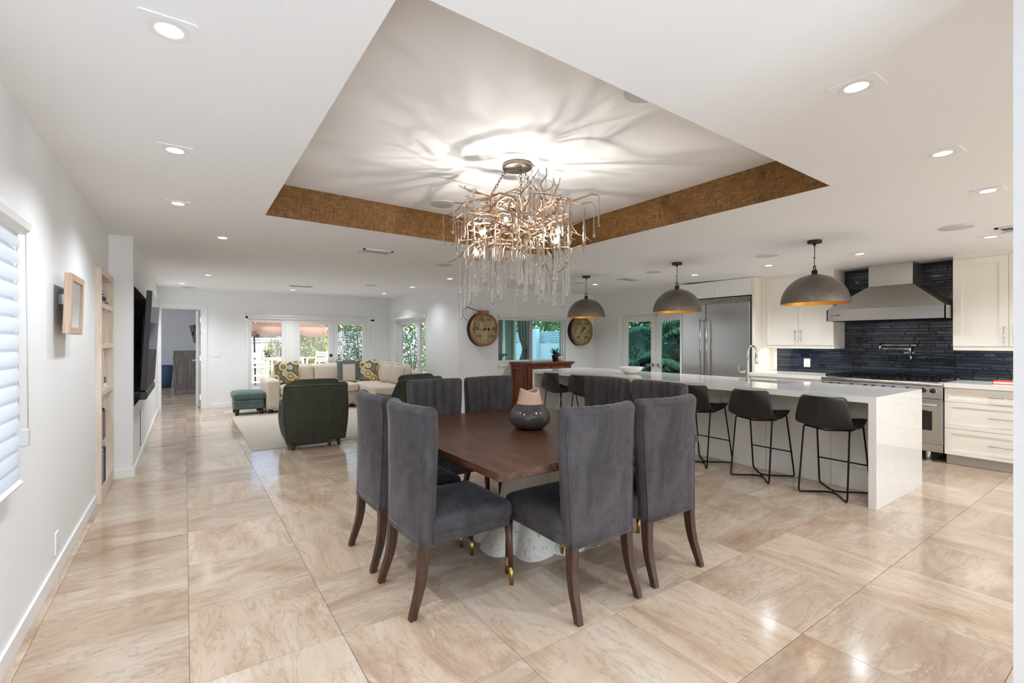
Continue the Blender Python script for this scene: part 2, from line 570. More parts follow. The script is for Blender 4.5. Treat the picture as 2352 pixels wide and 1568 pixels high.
M['paver'] = plain('patio_paver', lin(232, 229, 222), .8, vary=.1, vscale=2)
M['soil'] = plain('garden_soil', lin(150, 146, 130), .9, vary=.3, vscale=4)
M['canvas'] = plain('terracotta_canvas', lin(126, 86, 64), .85, vary=.06, vscale=3)
M['patiowood'] = plain('white_patio_paint', lin(240, 236, 222), .55)
M['cream'] = plain('cream_render', lin(226, 226, 204), .8)
M['olive'] = plain('olive_column', lin(124, 124, 108), .7)
M['curtain'] = plain('taupe_curtain', lin(128, 120, 108), .9)
M['leafd'] = leafm('leaf_dark', lin(34, 70, 40), lin(66, 110, 60))
M['leafm'] = leafm('leaf_mid', lin(56, 108, 44), lin(118, 160, 70))
M['leafy'] = leafm('leaf_yellow', lin(128, 170, 40), lin(226, 214, 70))
M['leafb'] = leafm('leaf_blue', lin(40, 88, 66), lin(88, 136, 104))
M['bark'] = plain('bark', lin(98, 82, 64), .9)
M['blue'] = plain('blue_fabric', lin(62, 86, 116), .85)
M['red'] = plain('red_cover', lin(206, 52, 44), .5)
M['paper'] = plain('paper_pages', lin(232, 226, 212), .8)
M['limeg'] = plain('lime_glaze', lin(150, 186, 60), .25)
M['plantpot'] = plain('dark_pot', lin(40, 44, 42), .4)
M['glass'] = pane('window_glass', (.98, .99, .985), .07)
M['glassg'] = pane('tinted_glass', (.62, .82, .83), .08)
M['glassk'] = pane('green_tinted_glass', (.46, .66, .60), .08)
M['blind'] = slat_fabric()
M['sheer'] = pane('blind_sheer', (.92, .93, .95), .05, .6)
M['lens'] = emit('lamp_lens', (1.0, .97, .94), 3.0)
M['bulb'] = emit('bulb_glow', (1.0, .90, .76), 30.0)
def crystal():
    t = NT('clear_drop_glass')
    g = t.n('ShaderNodeBsdfGlass'); g.inputs['IOR'].default_value = 1.42; g.inputs['Roughness'].default_value = 0.0
    a = t.n('ShaderNodeBsdfTransparent')
    x = t.n('ShaderNodeMixShader'); x.inputs[0].default_value = .68
    t.l(a.outputs[0], x.inputs[1]); t.l(g.outputs[0], x.inputs[2]); t.l(x.outputs[0], t.out.inputs[0]); return t.m
M['crystal'] = crystal()
def btile():
    t = NT('navy_glass_tile')
    rv = t.n('ShaderNodeObjectInfo').outputs['Random']
    c = t.mix(rv, lin(24, 32, 46), lin(46, 56, 72))
    t.bsdf(c, .07, 0, t.bump(t.noise(t.pos(), 26, 2), .10, .01), Specular_IOR_Level=.6, Coat_Weight=.3, Coat_Roughness=.03); return t.m
M['btile'] = btile()
# ================================================================== the shell of the house
XW, XB = -.63, -.44            # left wall face, face of the projecting wall behind the television
YE, XS, YG, XK = 11.2, 4.25, 7.62, 7.82
YBACK = -2.4

# ---- floor: grout bed with travertine tiles laid on it
fl = MB(); fl.box(-1.0, 8.1, YBACK - .2, 11.4, -.12, -.006); fl.box(-2.8, .7, 11.4, 17.8, -.12, -.006)
floor = struct('floor', fl, M['grout'], 'polished beige travertine tile floor running through the whole open room')
T0X, T0Y, TS = .0157, -.1898, .6
def in_room(x0, x1, y0, y1):
    cx, cy = (x0 + x1) / 2, (y0 + y1) / 2
    if cy > 11.3: return -2.7 < cx < .6
    if cy > YG: return cx < XS + .1
    return True
def seen(x, y):
    xc = x * math.cos(YAW) - y * math.sin(YAW); d = x * math.sin(YAW) + y * math.cos(YAW)
    if d < .5: return False
    u = 1140 + 1065 * xc / d; v = 784 + 1065 * EYE / d
    return -220 < u < 2560 and v < 1830
tm = MB().box(-TS / 2 + .0011, TS / 2 - .0011, -TS / 2 + .0011, TS / 2 - .0011, -.006, 0).mesh('tile', .0007, 1)
tm.materials.append(M['trav'])
far = MB(); cells = []
for i in range(-6, 14):
    for j in range(-5, 31):
        x0 = T0X + i * TS; y0 = T0Y + j * TS; x1 = x0 + TS; y1 = y0 + TS
        cx0, cx1 = max(x0, XW if y0 < 11.0 else -2.7), min(x1, XK)
        if cx1 - cx0 < .02 or not in_room(cx0, cx1, y0, y1): continue
        if y0 > 17.4: continue
        cells.append((cx0, cx1, y0, y1))
near = sorted([c for c in cells if seen((c[0] + c[1]) / 2, (c[2] + c[3]) / 2) and c[3] < 11.4], key=lambda c: math.hypot((c[0] + c[1]) / 2, (c[2] + c[3]) / 2))[:300]
keep = set(near)
for c in cells:
    if c in keep:
        link('tile', tm, floor, ((c[0] + c[1]) / 2, (c[2] + c[3]) / 2, 0), None, ((c[1] - c[0]) / TS, 1, 1))
    else:
        far.box(c[0] + .001, c[1] - .001, c[2] + .001, c[3] - .001, -.006, 0)
tag(far.build('tile_field', M['trav'], floor), kind='stuff')

# ---- walls
wl = MB()
WIN1 = (.85, 2.80, .79, 1.90)
SHELF = (5.14, 5.94, .06, 1.985)
holes_wall(wl, 'x', -.93, XW, YBACK, 5.97, 0, 2.44, [WIN1, SHELF])
wl.box(-.95, -.93, 5.0, 6.0, 0, 2.44)
struct('wall_left', wl, M['wall'], 'long white wall on the left with blind, mirror and shelf niche')
wt = MB()
NICHE = (6.09, 7.95, .70, 1.955)
SLOT = (6.86, 6.93, .14, .575)
holes_wall(wt, 'x', -.74, XB, 5.97, 11.4, 0, 2.44, [NICHE, SLOT])
wt.box(-.95, -.74, 5.97, 11.4, 0, 2.44)
wtv = struct('wall_television', wt, M['wall'], 'white projecting wall that holds the television niche')
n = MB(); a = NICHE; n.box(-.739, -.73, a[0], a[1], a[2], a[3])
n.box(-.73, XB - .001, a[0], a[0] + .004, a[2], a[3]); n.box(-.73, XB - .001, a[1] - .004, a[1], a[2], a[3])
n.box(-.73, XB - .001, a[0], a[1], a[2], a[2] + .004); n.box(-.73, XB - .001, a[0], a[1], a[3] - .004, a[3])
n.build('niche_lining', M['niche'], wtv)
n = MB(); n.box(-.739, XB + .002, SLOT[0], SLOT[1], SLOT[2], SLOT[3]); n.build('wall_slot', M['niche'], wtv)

we = MB()
DOOR1 = (-.42, .28, 0, 2.05)
FD = (1.10, 3.85, 0, 1.915)
holes_wall(we, 'y', YE, 11.4, -.93, 4.5, 0, 2.44, [DOOR1, FD])
struct('wall_far', we, M['wall'], 'white far wall of the living area with open doorway and glazed doors')
wsd = MB()
SD = (8.98, 10.78, 0, 1.895)
holes_wall(wsd, 'x', XS, 4.45, YG + .2, YE, 0, 2.44, [SD])
struct('wall_side', wsd, M['wall'], 'white side wall of the living area with narrow glazed doors')
wg = MB()
GW = (5.16, 6.95, .945, 1.86)
holes_wall(wg, 'y', YG, YG + .2, XS, 8.05, 0, 2.44, [GW])
struct('wall_window', wg, M['wall'], 'white wall carrying two round gauges and the sliding window')
wk = MB()
KD = (5.17, 6.87, 0, 1.935)
holes_wall(wk, 'x', XK, 8.05, YBACK, YG, 0, 2.44, [KD])
struct('wall_kitchen', wk, M['wall'], 'kitchen wall behind the range and the refrigerator')
wr = MB(); wr.box(1.93, 2.08, -.15, .272, 0, 2.44); wr.box(1.68, 2.08, YBACK, -.15, 0, 2.44)  # thicker unseen return added to block light from the partition's visible end
struct('wall_right', wr, M['wall'], 'end of a white partition at the right edge of the picture')
wb_ = MB()
BW = [(.3, 1.6, .25, 2.2), (2.9, 7.0, .25, 2.2)]  # openings out of view, added to let light in
holes_wall(wb_, 'y', YBACK - .2, YBACK, -.93, 8.05, 0, 2.44, BW)
struct('wall_back', wb_, M['wall'], 'wall with wide windows behind the viewer')
# back room seen through the doorway
wf = MB()
wf.box(-2.8, .7, 17.6, 17.8, 0, 2.44); wf.box(.45, .7, 11.4, 17.6, 0, 2.44)
holes_wall(wf, 'x', -2.8, -2.6, 11.4, 17.6, 0, 2.44, [(12.6, 15.4, .9, 2.0)])
wf.box(-2.6, -.93, 11.2, 11.4, 0, 2.44)
struct('wall_bedroom', wf, plain('bedroom_paint', lin(206, 208, 214), .8), 'cool grey walls of the room beyond the open door')

# ---- ceiling with tray
TRAY = [(.545, 1.315), (3.66, 1.36), (3.685, 4.45), (.56, 4.325)]
TZ = 2.725
OUT = [(-.95, YBACK - .2), (8.1, YBACK - .2), (8.1, 11.45), (-.95, 11.45)]
cm = MB()
vs = [(x, y, 2.44) for x, y in OUT] + [(x, y, 2.44) for x, y in TRAY]
cm.add(vs, [(0, 1, 5, 4), (1, 2, 6, 5), (2, 3, 7, 6), (3, 0, 4, 7)])
me = cm.mesh('ceiling')
bm = bmesh.new(); bm.from_mesh(me)
bmesh.ops.subdivide_edges(bm, edges=bm.edges, cuts=15, use_grid_fill=True)
for v in bm.verts: v.co.z = ceil_z(v.co.x, v.co.y)
bmesh.ops.reverse_faces(bm, faces=bm.faces)
bm.to_mesh(me); bm.free()
me.materials.append(M['ceil'])
ceiling = tag(link('ceiling', me), 'flat white ceiling with a large sunken square tray', 'ceiling', None, 'structure')
MB().add([(x, y, TZ) for x, y in TRAY], [(3, 2, 1, 0)]).build('tray_panel', M['ceil'], ceiling)
MB().box(-2.8, .7, 11.45, 17.8, 2.44, 2.5).build('bedroom_ceiling', M['ceil'], ceiling)
for k in range(4):
    p, q = Vector(TRAY[k] + (0,)), Vector(TRAY[(k + 1) % 4] + (0,))
    d = (q - p).normalized(); nrm = Vector((d.y, -d.x, 0)) * .006
    vs = [p + Vector((0, 0, 2.4405)), q + Vector((0, 0, 2.4405)), q + Vector((0, 0, TZ)), p + Vector((0, 0, TZ))]
    vs += [v + nrm for v in vs]
    b = MB().add(vs, [(0, 1, 2, 3)[::-1], (4, 5, 6, 7), (0, 1, 5, 4), (2, 3, 7, 6), (1, 2, 6, 5), (3, 0, 4, 7)])
    struct('trim_%d' % (k + 1), b, M['grass'], ['brown grasscloth band on the side of the ceiling tray nearest the viewer',
           'brown grasscloth band on the tray side above the island', 'brown grasscloth band on the tray side facing the living area',
           'brown grasscloth band on the tray side by the left wall'][k], fixn=True)
rf = MB()  # unseen roof seals light leaks; deep eaves added to keep the sun out
rf.box(-2.3, 9.5, YBACK - 1.6, 5.9, 2.78, 2.9); rf.box(-3.2, 9.5, 5.9, 9.0, 2.78, 2.9); rf.box(-3.2, 5.9, 9.0, 12.7, 2.78, 2.9); rf.box(-3.2, 1.2, 12.7, 18.4, 2.78, 2.9)
rf.box(-.95, 8.1, 11.4, 11.46, 2.44, 2.78); rf.box(8.05, 8.1, YBACK, 7.9, 2.44, 2.78); rf.box(-.97, -.92, YBACK, 11.4, 2.44, 2.78); rf.box(4.25, 8.1, 7.8, 7.86, 2.44, 2.78); rf.box(4.4, 4.46, 7.8, 11.4, 2.44, 2.78)
struct('roof', rf, M['white_wall'], 'flat roof with deep eaves over the house')

# ---- baseboards
def baseboard(name, mb, label):
    struct(name, mb, M['trim'], label, bevel=.003)
b = MB(); b.box(XW, XW + .014, YBACK, SHELF[0] - .04, 0, .09)
baseboard('baseboard_left', b, 'white baseboard along the long left wall')
b = MB(); b.box(XW, XB + .014, 5.956, 5.97, 0, .09); b.box(XB, XB + .014, 5.97, YE, 0, .09)
baseboard('baseboard_television', b, 'white baseboard around the projecting television wall')
b = MB(); b.box(.40, FD[0] - .06, YE - .014, YE, 0, .09); b.box(FD[1] + .06, XS, YE - .014, YE, 0, .09)
baseboard('baseboard_far', b, 'white baseboard on the far living wall')
b = MB(); b.box(XS - .014, XS, YG + .1, SD[0] - .03, 0, .09); b.box(XS, XK, YG - .014, YG, 0, .09)
baseboard('baseboard_window', b, 'white baseboard below the gauges and window')
b = MB(); b.box(XK - .014, XK, KD[1], YG, 0, .09)
baseboard('baseboard_kitchen', b, 'white baseboard beside the kitchen garden door')

# ---- windows and doors
def mkstruct(name, label, loc=(0, 0, 0)):
    o = link(name, None, None, loc)
    tag(o, label, name.split('_')[0], None, 'structure'); return o

def frame_rect(axis, p0, p1, a0, a1, z0, z1, w, bottom=None):
    """picture-frame of bars of width w around the rectangle (inside it)"""
    m = MB(); bt = w if bottom is None else bottom
    def B(x0, x1, y0, y1):
        if axis == 'x': m.box(p0, p1, x0, x1, y0, y1)
        else: m.box(x0, x1, p0, p1, y0, y1)
    B(a0, a0 + w, z0, z1); B(a1 - w, a1, z0, z1); B(a0 + w, a1 - w, z1 - w, z1)
    if bt > 0: B(a0 + w, a1 - w, z0, z0 + bt)
    return m

def glass_leaf(parent, axis, p0, p1, a0, a1, z0, z1, st, bot, gm, name='door_leaf'):
    f = frame_rect(axis, p0, p1, a0, a1, z0, z1, st, bot).build(name, M['door'], parent, .004)
    g = MB(); pm = (p0 + p1) / 2
    if axis == 'x': g.box(pm - .003, pm + .003, a0 + st, a1 - st, z0 + bot, z1 - st)
    else: g.box(a0 + st, a1 - st, pm - .003, pm + .003, z0 + bot, z1 - st)
    g.build('pane', gm, f)
    return f

def lever(parent, at, d, side, plates=True, mat=None):
    """square rose with a lever; d = direction out of the door, side = direction of the lever"""
    m = MB(); a = Vector(at); d = Vector(d); s = Vector(side); up = Vector((0, 0, 1))
    Mx = Matrix((s, up, d)).transposed()
    m.obox(a + d * .006, (.055, .055, .012), Mx)
    m.cyl(a, a + d * .05, .009, n=10)
    m.tube([a + d * .05, a + d * .055 + s * .02, a + d * .055 + s * .13], .009, 8)
    return m.build('door_handle', mat or M['chrome'], parent)

# window_1: blind covered window in the left wall
w1 = mkstruct('window_1', 'window in the left wall hidden by a pale blind')
frame_rect('x', -.90, -.84, WIN1[0], WIN1[1], WIN1[2], WIN1[3], .05).build('frame', M['trim'], w1)
MB().box(-.88, -.874, WIN1[0] + .05, WIN1[1] - .05, WIN1[2] + .05, WIN1[3] - .05).build('pane', M['glass'], w1)

# door_1: doorway to the back room with its leaf swung open
d1 = mkstruct('door_1', 'white doorway to the back room with panelled door swung open')
c = MB()
for (x0, x1) in ((DOOR1[0] - .02, DOOR1[0] + .03), (DOOR1[1] - .012, DOOR1[1] + .10)): c.box(x0, x1, YE - .018, YE + .2, 0, 2.05 if x0 > 0 else 2.05)
c.box(DOOR1[0] - .02, DOOR1[1] + .10, YE - .018, YE, 2.05, 2.13); c.box(DOOR1[0], DOOR1[1], YE, 11.4, 2.03, 2.05)
c.build('casing', M['trim'], d1, .003)
lf = MB(); P0, P1 = Vector((.262, 11.43, 0)), Vector((.235, 12.12, 0))
dd = (P1 - P0); ang = math.atan2(dd.y, dd.x); L = dd.length
def lbox(m, a0, a1, t0, t1, z0, z1):
    m.obox(P0 + RZ(ang) @ Vector(((a0 + a1) / 2, (t0 + t1) / 2, (z0 + z1) / 2)), (a1 - a0, t1 - t0, z1 - z0), RZ(ang))
lbox(lf, 0, L, .004, .036, .01, 2.03)
for a0, a1 in ((0, .11), (L - .11, L)): lbox(lf, a0, a1, 0, .04, .01, 2.03)
for z0, z1 in ((.01, .2), (.66, .78), (1.05, 1.17), (1.92, 2.03)): lbox(lf, .11, L - .11, 0, .04, z0, z1)
leaf = lf.build('door_leaf', M['door'], d1)
for z in (.22, 1.03, 1.82):
    h = MB(); h.cyl((.272, 11.415, z - .05), (.272, 11.415, z + .05), .009, n=10); h.box(.255, .29, 11.405, 11.409, z - .05, z + .05)
    h.build('hinge', M['chrome'], d1)
lever(leaf, P0 + RZ(ang) @ Vector((L - .06, .04, .97)), RZ(ang) @ Vector((0, 1, 0)), RZ(ang) @ Vector((-1, 0, 0)))
lever(leaf, P0 + RZ(ang) @ Vector((L - .06, 0, .97)), RZ(ang) @ Vector((0, -1, 0)), RZ(ang) @ Vector((-1, 0, 0)))

# door_2: living room glazed doors to the patio
d2 = mkstruct('door_2', 'wide white glazed patio doors behind the cream sectional sofa')
c = MB(); c.box(FD[0] - .03, FD[0] + .02, YE - .012, YE + .2, 0, FD[3]); c.box(FD[1] - .06, FD[1] + .03, YE - .012, YE + .2, 0, FD[3]); c.box(FD[0] - .03, FD[1] + .03, YE - .012, YE + .2, FD[3] - .045, FD[3])
c.box(1.86, 2.07, YE + .03, YE + .16, 0, FD[3] - .04); c.box(FD[1] - .14, FD[1] - .06, YE + .03, YE + .16, 0, FD[3] - .04)
c.build('frame', M['door'], d2, .004)
glass_leaf(d2, 'y', YE + .05, YE + .10, 1.12, 1.86, .0, 1.87, .07, .29, M['glass'], 'side_light')
l1 = glass_leaf(d2, 'y', YE + .05, YE + .10, 2.07, 2.905, .0, 1.87, .10, .25, M['glass'])
l2 = glass_leaf(d2, 'y', YE + .05, YE + .10, 2.915, 3.71, .0, 1.87, .10, .25, M['glass'])
lever(l1, (2.86, YE + .05, .91), (0, -1, 0), (-1, 0, 0)); lever(l2, (2.97, YE + .05, .91), (0, -1, 0), (1, 0, 0))
MB().box(2.82, 2.885, YE + .03, YE + .05, 1.02, 1.08).build('keypad', M['black'], l1, .004)
# door_3: narrow pair in the side wall
d3 = mkstruct('door_3', 'pair of narrow glazed doors in the side wall beyond the sofa')
c = frame_rect('x', XS - .012, XS + .2, SD[0], SD[1], 0, SD[3], .035, 0); c.build('frame', M['door'], d3, .004)
for a0, a1 in ((SD[0] + .035, 9.665), (9.675, SD[1] - .035)):
    lf = glass_leaf(d3, 'x', XS + .12, XS + .17, a0, a1, 0, 1.86, .075, .66, M['glass'])
    lever(lf, (XS + .12, 9.62 if a0 < 9.5 else 9.72, .93), (-1, 0, 0), (0, -1 if a0 < 9.5 else 1, 0))
# window_2: sliding window between the gauges
w2 = mkstruct('window_2', 'white framed sliding window between the two round gauges')
frame_rect('y', YG + .05, YG + .15, GW[0], GW[1], GW[2], GW[3], .03).build('frame', M['trim'], w2, .003)
MB().box(5.99, 6.07, YG + .055, YG + .12, GW[2], GW[3]).build('meeting_stile', plain('grey_alloy', lin(176, 176, 182), .4), w2, .004)
for x0, x1, y in ((GW[0] + .03, 6.03, .08), (6.03, GW[1] - .03, .11)):
    s = frame_rect('y', YG + y - .012, YG + y + .012, x0, x1, GW[2] + .03, GW[3] - .03, .02).build('sash', M['trim'], w2)
    MB().box(x0 + .02, x1 - .02, YG + y - .003, YG + y + .003, GW[2] + .05, GW[3] - .05).build('pane', M['glassg'], s)
MB().box(GW[0] - .005, GW[1] + .06, YG - .03, YG + .05, GW[2] - .075, GW[2]).build('sill', M['trim'], w2, .004)
# door_4: kitchen garden doors
d4 = mkstruct('door_4', 'pair of white kitchen doors with green tinted glass')
c = frame_rect('x', XK + .13, XK + .23, KD[0], KD[1], 0, KD[3], .03, 0); c.build('frame', M['door'], d4, .003)
for a0, a1 in ((KD[0] + .03, 6.01), (6.02, KD[1] - .02)):
    lf = glass_leaf(d4, 'x', XK + .12, XK + .165, a0, a1, 0, 1.905, .115, .40, M['glassk'])
    s = 1 if a0 > 6 else -1
    lever(lf, (XK + .12, 6.015 + s * .065, .90), (-1, 0, 0), (0, s, 0))
    if s > 0: MB().box(XK + .10, XK + .12, 6.05, 6.11, 1.02, 1.09).build('keypad', M['white'], lf, .004)
MB().box(XK + .09, XK + .115, 5.98, 6.06, 1.895, 1.915).build('door_closer', M['chrome'], d4)
# window_3, window_4: unseen, added behind the viewer for light; window_5: likewise in the back room
for k, (x0, x1, z0, z1) in enumerate(BW):
    w = mkstruct('window_%d' % (3 + k), ['tall window behind the viewer on the left', 'wide window behind the viewer at the kitchen end'][k])
    frame_rect('y', YBACK - .16, YBACK - .08, x0, x1, z0, z1, .05).build('frame', M['trim'], w)
    nb = 2 if k == 0 else 4
    for q in range(1, nb): MB().box(x0 + (x1 - x0) * q / nb - .03, x0 + (x1 - x0) * q / nb + .03, YBACK - .16, YBACK - .08, z0 + .05, z1 - .05).build('mullion', M['trim'], w)
    MB().box(x0 + .05, x1 - .05, YBACK - .124, YBACK - .118, z0 + .05, z1 - .05).build('pane', M['glass'], w)
w = mkstruct('window_5', 'window lighting the room beyond the open door')
frame_rect('x', -2.75, -2.68, 12.6, 15.4, .9, 2.0, .05).build('frame', M['trim'], w)
MB().box(-2.72, -2.714, 12.65, 15.35, .95, 1.95).build('pane', M['glass'], w)

# ---- roller shade cassettes
def roller(label, axis, p, a0, a1, z, r, out):
    t = thing('roller_shade', label, 'shade', (0, 0, 0))
    m = MB()
    pr = [(p, z - r), (p + out * r * 1.1, z - r), (p + out * r * 1.7, z - r * .4), (p + out * r * 1.7, z + r * .4), (p + out * r * 1.1, z + r), (p, z + r)]
    if axis == 'y': m.prism([(a, b) for a, b in pr], a0, a1, 'x')
    else: m.prism([(a, b) for a, b in pr], a0, a1, 'y')
    m.build('cassette', M['trim'], t, .004, fixn=True)
    for e in (a0 - .006, a1 + .006):
        q = MB()
        if axis == 'y': q.prism([(a, b) for a, b in pr], e - .005, e + .005, 'x')
        else: q.prism([(a, b) for a, b in pr], e - .005, e + .005, 'y')
        q.build('end_cap', M['trim'], t, fixn=True)
    return t
roller('long white roller shade cassette above the patio doors behind the sofa', 'y', YE - .012, 1.085, 3.87, 1.94, .026, -1)
roller('short white roller shade cassette above the narrow side doors', 'x', XS - .012, 9.0, 10.8, 1.925, .036, -1)
roller('white roller shade cassette above the window between the gauges', 'y', YG, 5.15, 7.0, 1.875, .034, -1)

# ---- tray and ceiling fittings
def downlight(x, y, label, power=1.0, z=None):
    z = ceil_z(x, y) if z is None else z
    t = thing('recessed_downlight', label, 'downlight', (x, y, z), 0, 'recessed ceiling downlights')
    link('trim_plate', DLP, t); link('bezel', DLR, t); link('lens', DLL, t)
    L = bpy.data.lights.get('downlight_%.2f' % power)
    if not L:
        L = bpy.data.lights.new('downlight_%.2f' % power, 'SPOT')
        L.energy = DOWN_W * power; L.spot_size = math.radians(138); L.spot_blend = .9; L.shadow_soft_size = .045; L.color = (.86, .93, 1.0)
    o = link('lamp_light', L, t, (0, 0, -.03))
    return t
m = MB(); r = .075; hh = .083
n = 32
ov = [(hh * max(-1, min(1, 1.42 * math.cos(2 * PI * (k + .5) / n))), hh * max(-1, min(1, 1.42 * math.sin(2 * PI * (k + .5) / n)))) for k in range(n)]
iv = [(.062 * math.cos(2 * PI * (k + .5) / n), .062 * math.sin(2 * PI * (k + .5) / n)) for k in range(n)]
vs = [(x, y, -.004) for x, y in ov] + [(x, y, -.004) for x, y in iv] + [(x, y, 0) for x, y in ov] + [(x, y, .0) for x, y in iv]
m.add(vs, [(k, n + k, n + (k + 1) % n, (k + 1) % n) for k in range(n)] + [(k, (k + 1) % n, 2 * n + (k + 1) % n, 2 * n + k) for k in range(n)])
DLP = m.mesh('trim_plate', fixn=True); DLP.materials.append(M['ceil'])
DLR = MB().lathe([(.062, -.005), (.058, -.006), (.040, -.002)], 28, cap=False).mesh('bezel'); DLR.materials.append(M['white'])
DLL = MB().lathe([(.0001, -.0035), (.020, -.0035), (.041, -.0025)], 24, cap=False).mesh('lens'); DLL.materials.append(M['lens'])
for a in [(-.045, .72, 'square downlight on the left ceiling strip, just above the viewer'),
          (-.045, 1.94, 'largest square downlight on the left ceiling strip, nearest the viewer'),
          (-.045, 3.14, 'second square downlight of the left row, above the mirror'),
          (-.045, 4.34, 'third square downlight of the left row, level with the tray corner'),
          (.32, 5.52, 'square downlight before the shelf niche, left of the ceiling vent'),
          (2.33, .77, 'largest square downlight right of the tray, nearest the viewer'),
          (3.56, .77, 'second square downlight right of the tray towards the kitchen'),
          (4.63, .77, 'third square downlight right of the tray, near the partition end'),
          (6.42, 1.05, 'small downlight above the drawers at the right kitchen end'),
          (6.42, 2.09, 'small kitchen downlight in front of the range hood'),
          (6.40, 3.08, 'small kitchen downlight before the left wall cabinet'),
          (6.40, 4.15, 'small kitchen downlight before the refrigerator'),
          (3.73, 6.97, 'small downlight left of the chandelier, before the gauge wall corner'),
          (3.69, 8.44, 'small downlight of the living area before the narrow side doors'),
          (3.67, 9.94, 'small downlight in the far right corner of the living area'),
          (1.85, 10.3, 'small downlight above the left end of the sofa'),
          (-.045, 10.28, 'small downlight before the open doorway'),
          (.31, 8.74, 'small downlight beside the television wall'),
          (6.3, 6.1, 'small downlight before the kitchen garden doors')]:
    downlight(a[0], a[1], a[2], 1.0 if a[1] < 6 else (.5 if a[0] > 3.5 and a[0] < 4 else 1.6))

SPK = MB().lathe([(.118, 0), (.118, -.004), (.112, -.006), (.0001, -.006)], 40, cap=False)
SPKM = SPK.mesh('grille_disc'); SPKM.materials.append(M['grille'])
SPR = MB().lathe([(.124, 0), (.124, -.005), (.117, -.005)], 40, cap=False).mesh('rim'); SPR.materials.append(M['trim'])
def speaker(x, y, label, z=None):
    t = thing('ceiling_speaker', label, 'speaker', (x, y, ceil_z(x, y) if z is None else z), 0, 'round ceiling speakers')
    link('grille', SPKM, t); link('rim', SPR, t)
speaker(2.06, 1.62, 'round speaker in the tray half hidden by its near edge', TZ)
speaker(2.10, 4.07, 'round speaker in the tray left of the chandelier', TZ)
speaker(5.73, 1.15, 'round ceiling speaker at the right end of the island, nearest the viewer')
speaker(5.74, 2.78, 'round ceiling speaker between the near and middle dome pendants')
speaker(5.73, 4.38, 'round ceiling speaker between the middle and far dome pendants')
speaker(5.88, 6.09, 'round ceiling speaker behind the farthest dome pendant')
speaker(2.98, 5.74, 'round ceiling speaker left of the chandelier drops')
speaker(2.92, 8.6, 'round ceiling speaker above the living area, faintest')
speaker(.05, 10.88, 'round ceiling speaker just before the open doorway')
def vent(x, y, w, h, label, nb=9):
    z = ceil_z(x, y)
    t = thing('ceiling_vent', label, 'vent', (x, y, z))
    frame_rect('z', 0, 0, 0, 1, 0, 1, .1) if 0 else None
    m = MB()
    for (x0, x1, y0, y1) in ((-w / 2, w / 2, -h / 2, -h / 2 + .025), (-w / 2, w / 2, h / 2 - .025, h / 2), (-w / 2, -w / 2 + .03, -h / 2, h / 2), (w / 2 - .03, w / 2, -h / 2, h / 2)): m.box(x0, x1, y0, y1, -.008, 0)
    m.build('frame', M['trim'], t)
    MB().box(-w / 2 + .02, w / 2 - .02, -h / 2 + .02, h / 2 - .02, -.001, 0).build('duct', M['dark'], t)
    for k in range(nb):
        yy = -h / 2 + .035 + (h - .07) * k / (nb - 1)
        MB().obox((0, yy, -.006), (w - .06, .016, .002), RX(.7)).build('slat', M['ventm'], t)
vent(1.87, 5.34, .36, .2, 'white slatted ceiling vent left of the chandelier')
vent(1.84, 9.5, .4, .2, 'white slatted ceiling vent above the sofa')
vent(6.15, 5.2, .36, .2, 'white slatted ceiling vent right of the farthest dome pendant')
vent(6.15, .86, .3, .2, 'white slatted ceiling vent by the partition end at the right')

# ---- switches and outlets
def plate(label, at, d, w, h, kind):
    a = Vector(at); d = Vector(d); s = Vector((-d.y, d.x, 0)); up = Vector((0, 0, 1))
    t = thing('outlet_plate' if kind == 'o' else 'switch_plate', label, 'outlet' if kind == 'o' else 'switch', at)
    Mx = Matrix((s, up, d)).transposed()
    MB().obox(d * .004, (w, h, .008), Mx).build('cover', M['white'], t, .002)
    n = 2 if kind == 'o' else max(1, round(w / .045) - 0)
    for k in range(n):
        if kind == 'o': c = up * (-.02 + .04 * k)
        else: c = s * (w * ((k + .5) / n - .5))
        MB().obox(Vector(c) + d * .009, (.028, .030, .004) if kind == 'o' else (.03, .06, .005), Mx).build('socket' if kind == 'o' else 'rocker', M['trim'] if kind != 'o' else M['grille'], t, .001)
plate('white outlet low on the left wall beside the baseboard', (XW, 3.70, .196), (1, 0, 0), .075, .125, 'o')
plate('white triple switch plate between open doorway and patio doors', (.54, YE, 1.12), (0, -1, 0), .14, .12, 's')
plate('white switch plate under the right gauge', (7.40, YG, 1.12), (0, -1, 0), .16, .115, 's')
plate('white outlet on the navy tile left of the range', (XK - .012, 3.20, 1.055), (-1, 0, 0), .085, .125, 'o')
plate('white outlet on the island panel behind the stools', (5.178, 3.02, .70), (-1, 0, 0), .12, .09, 'o')
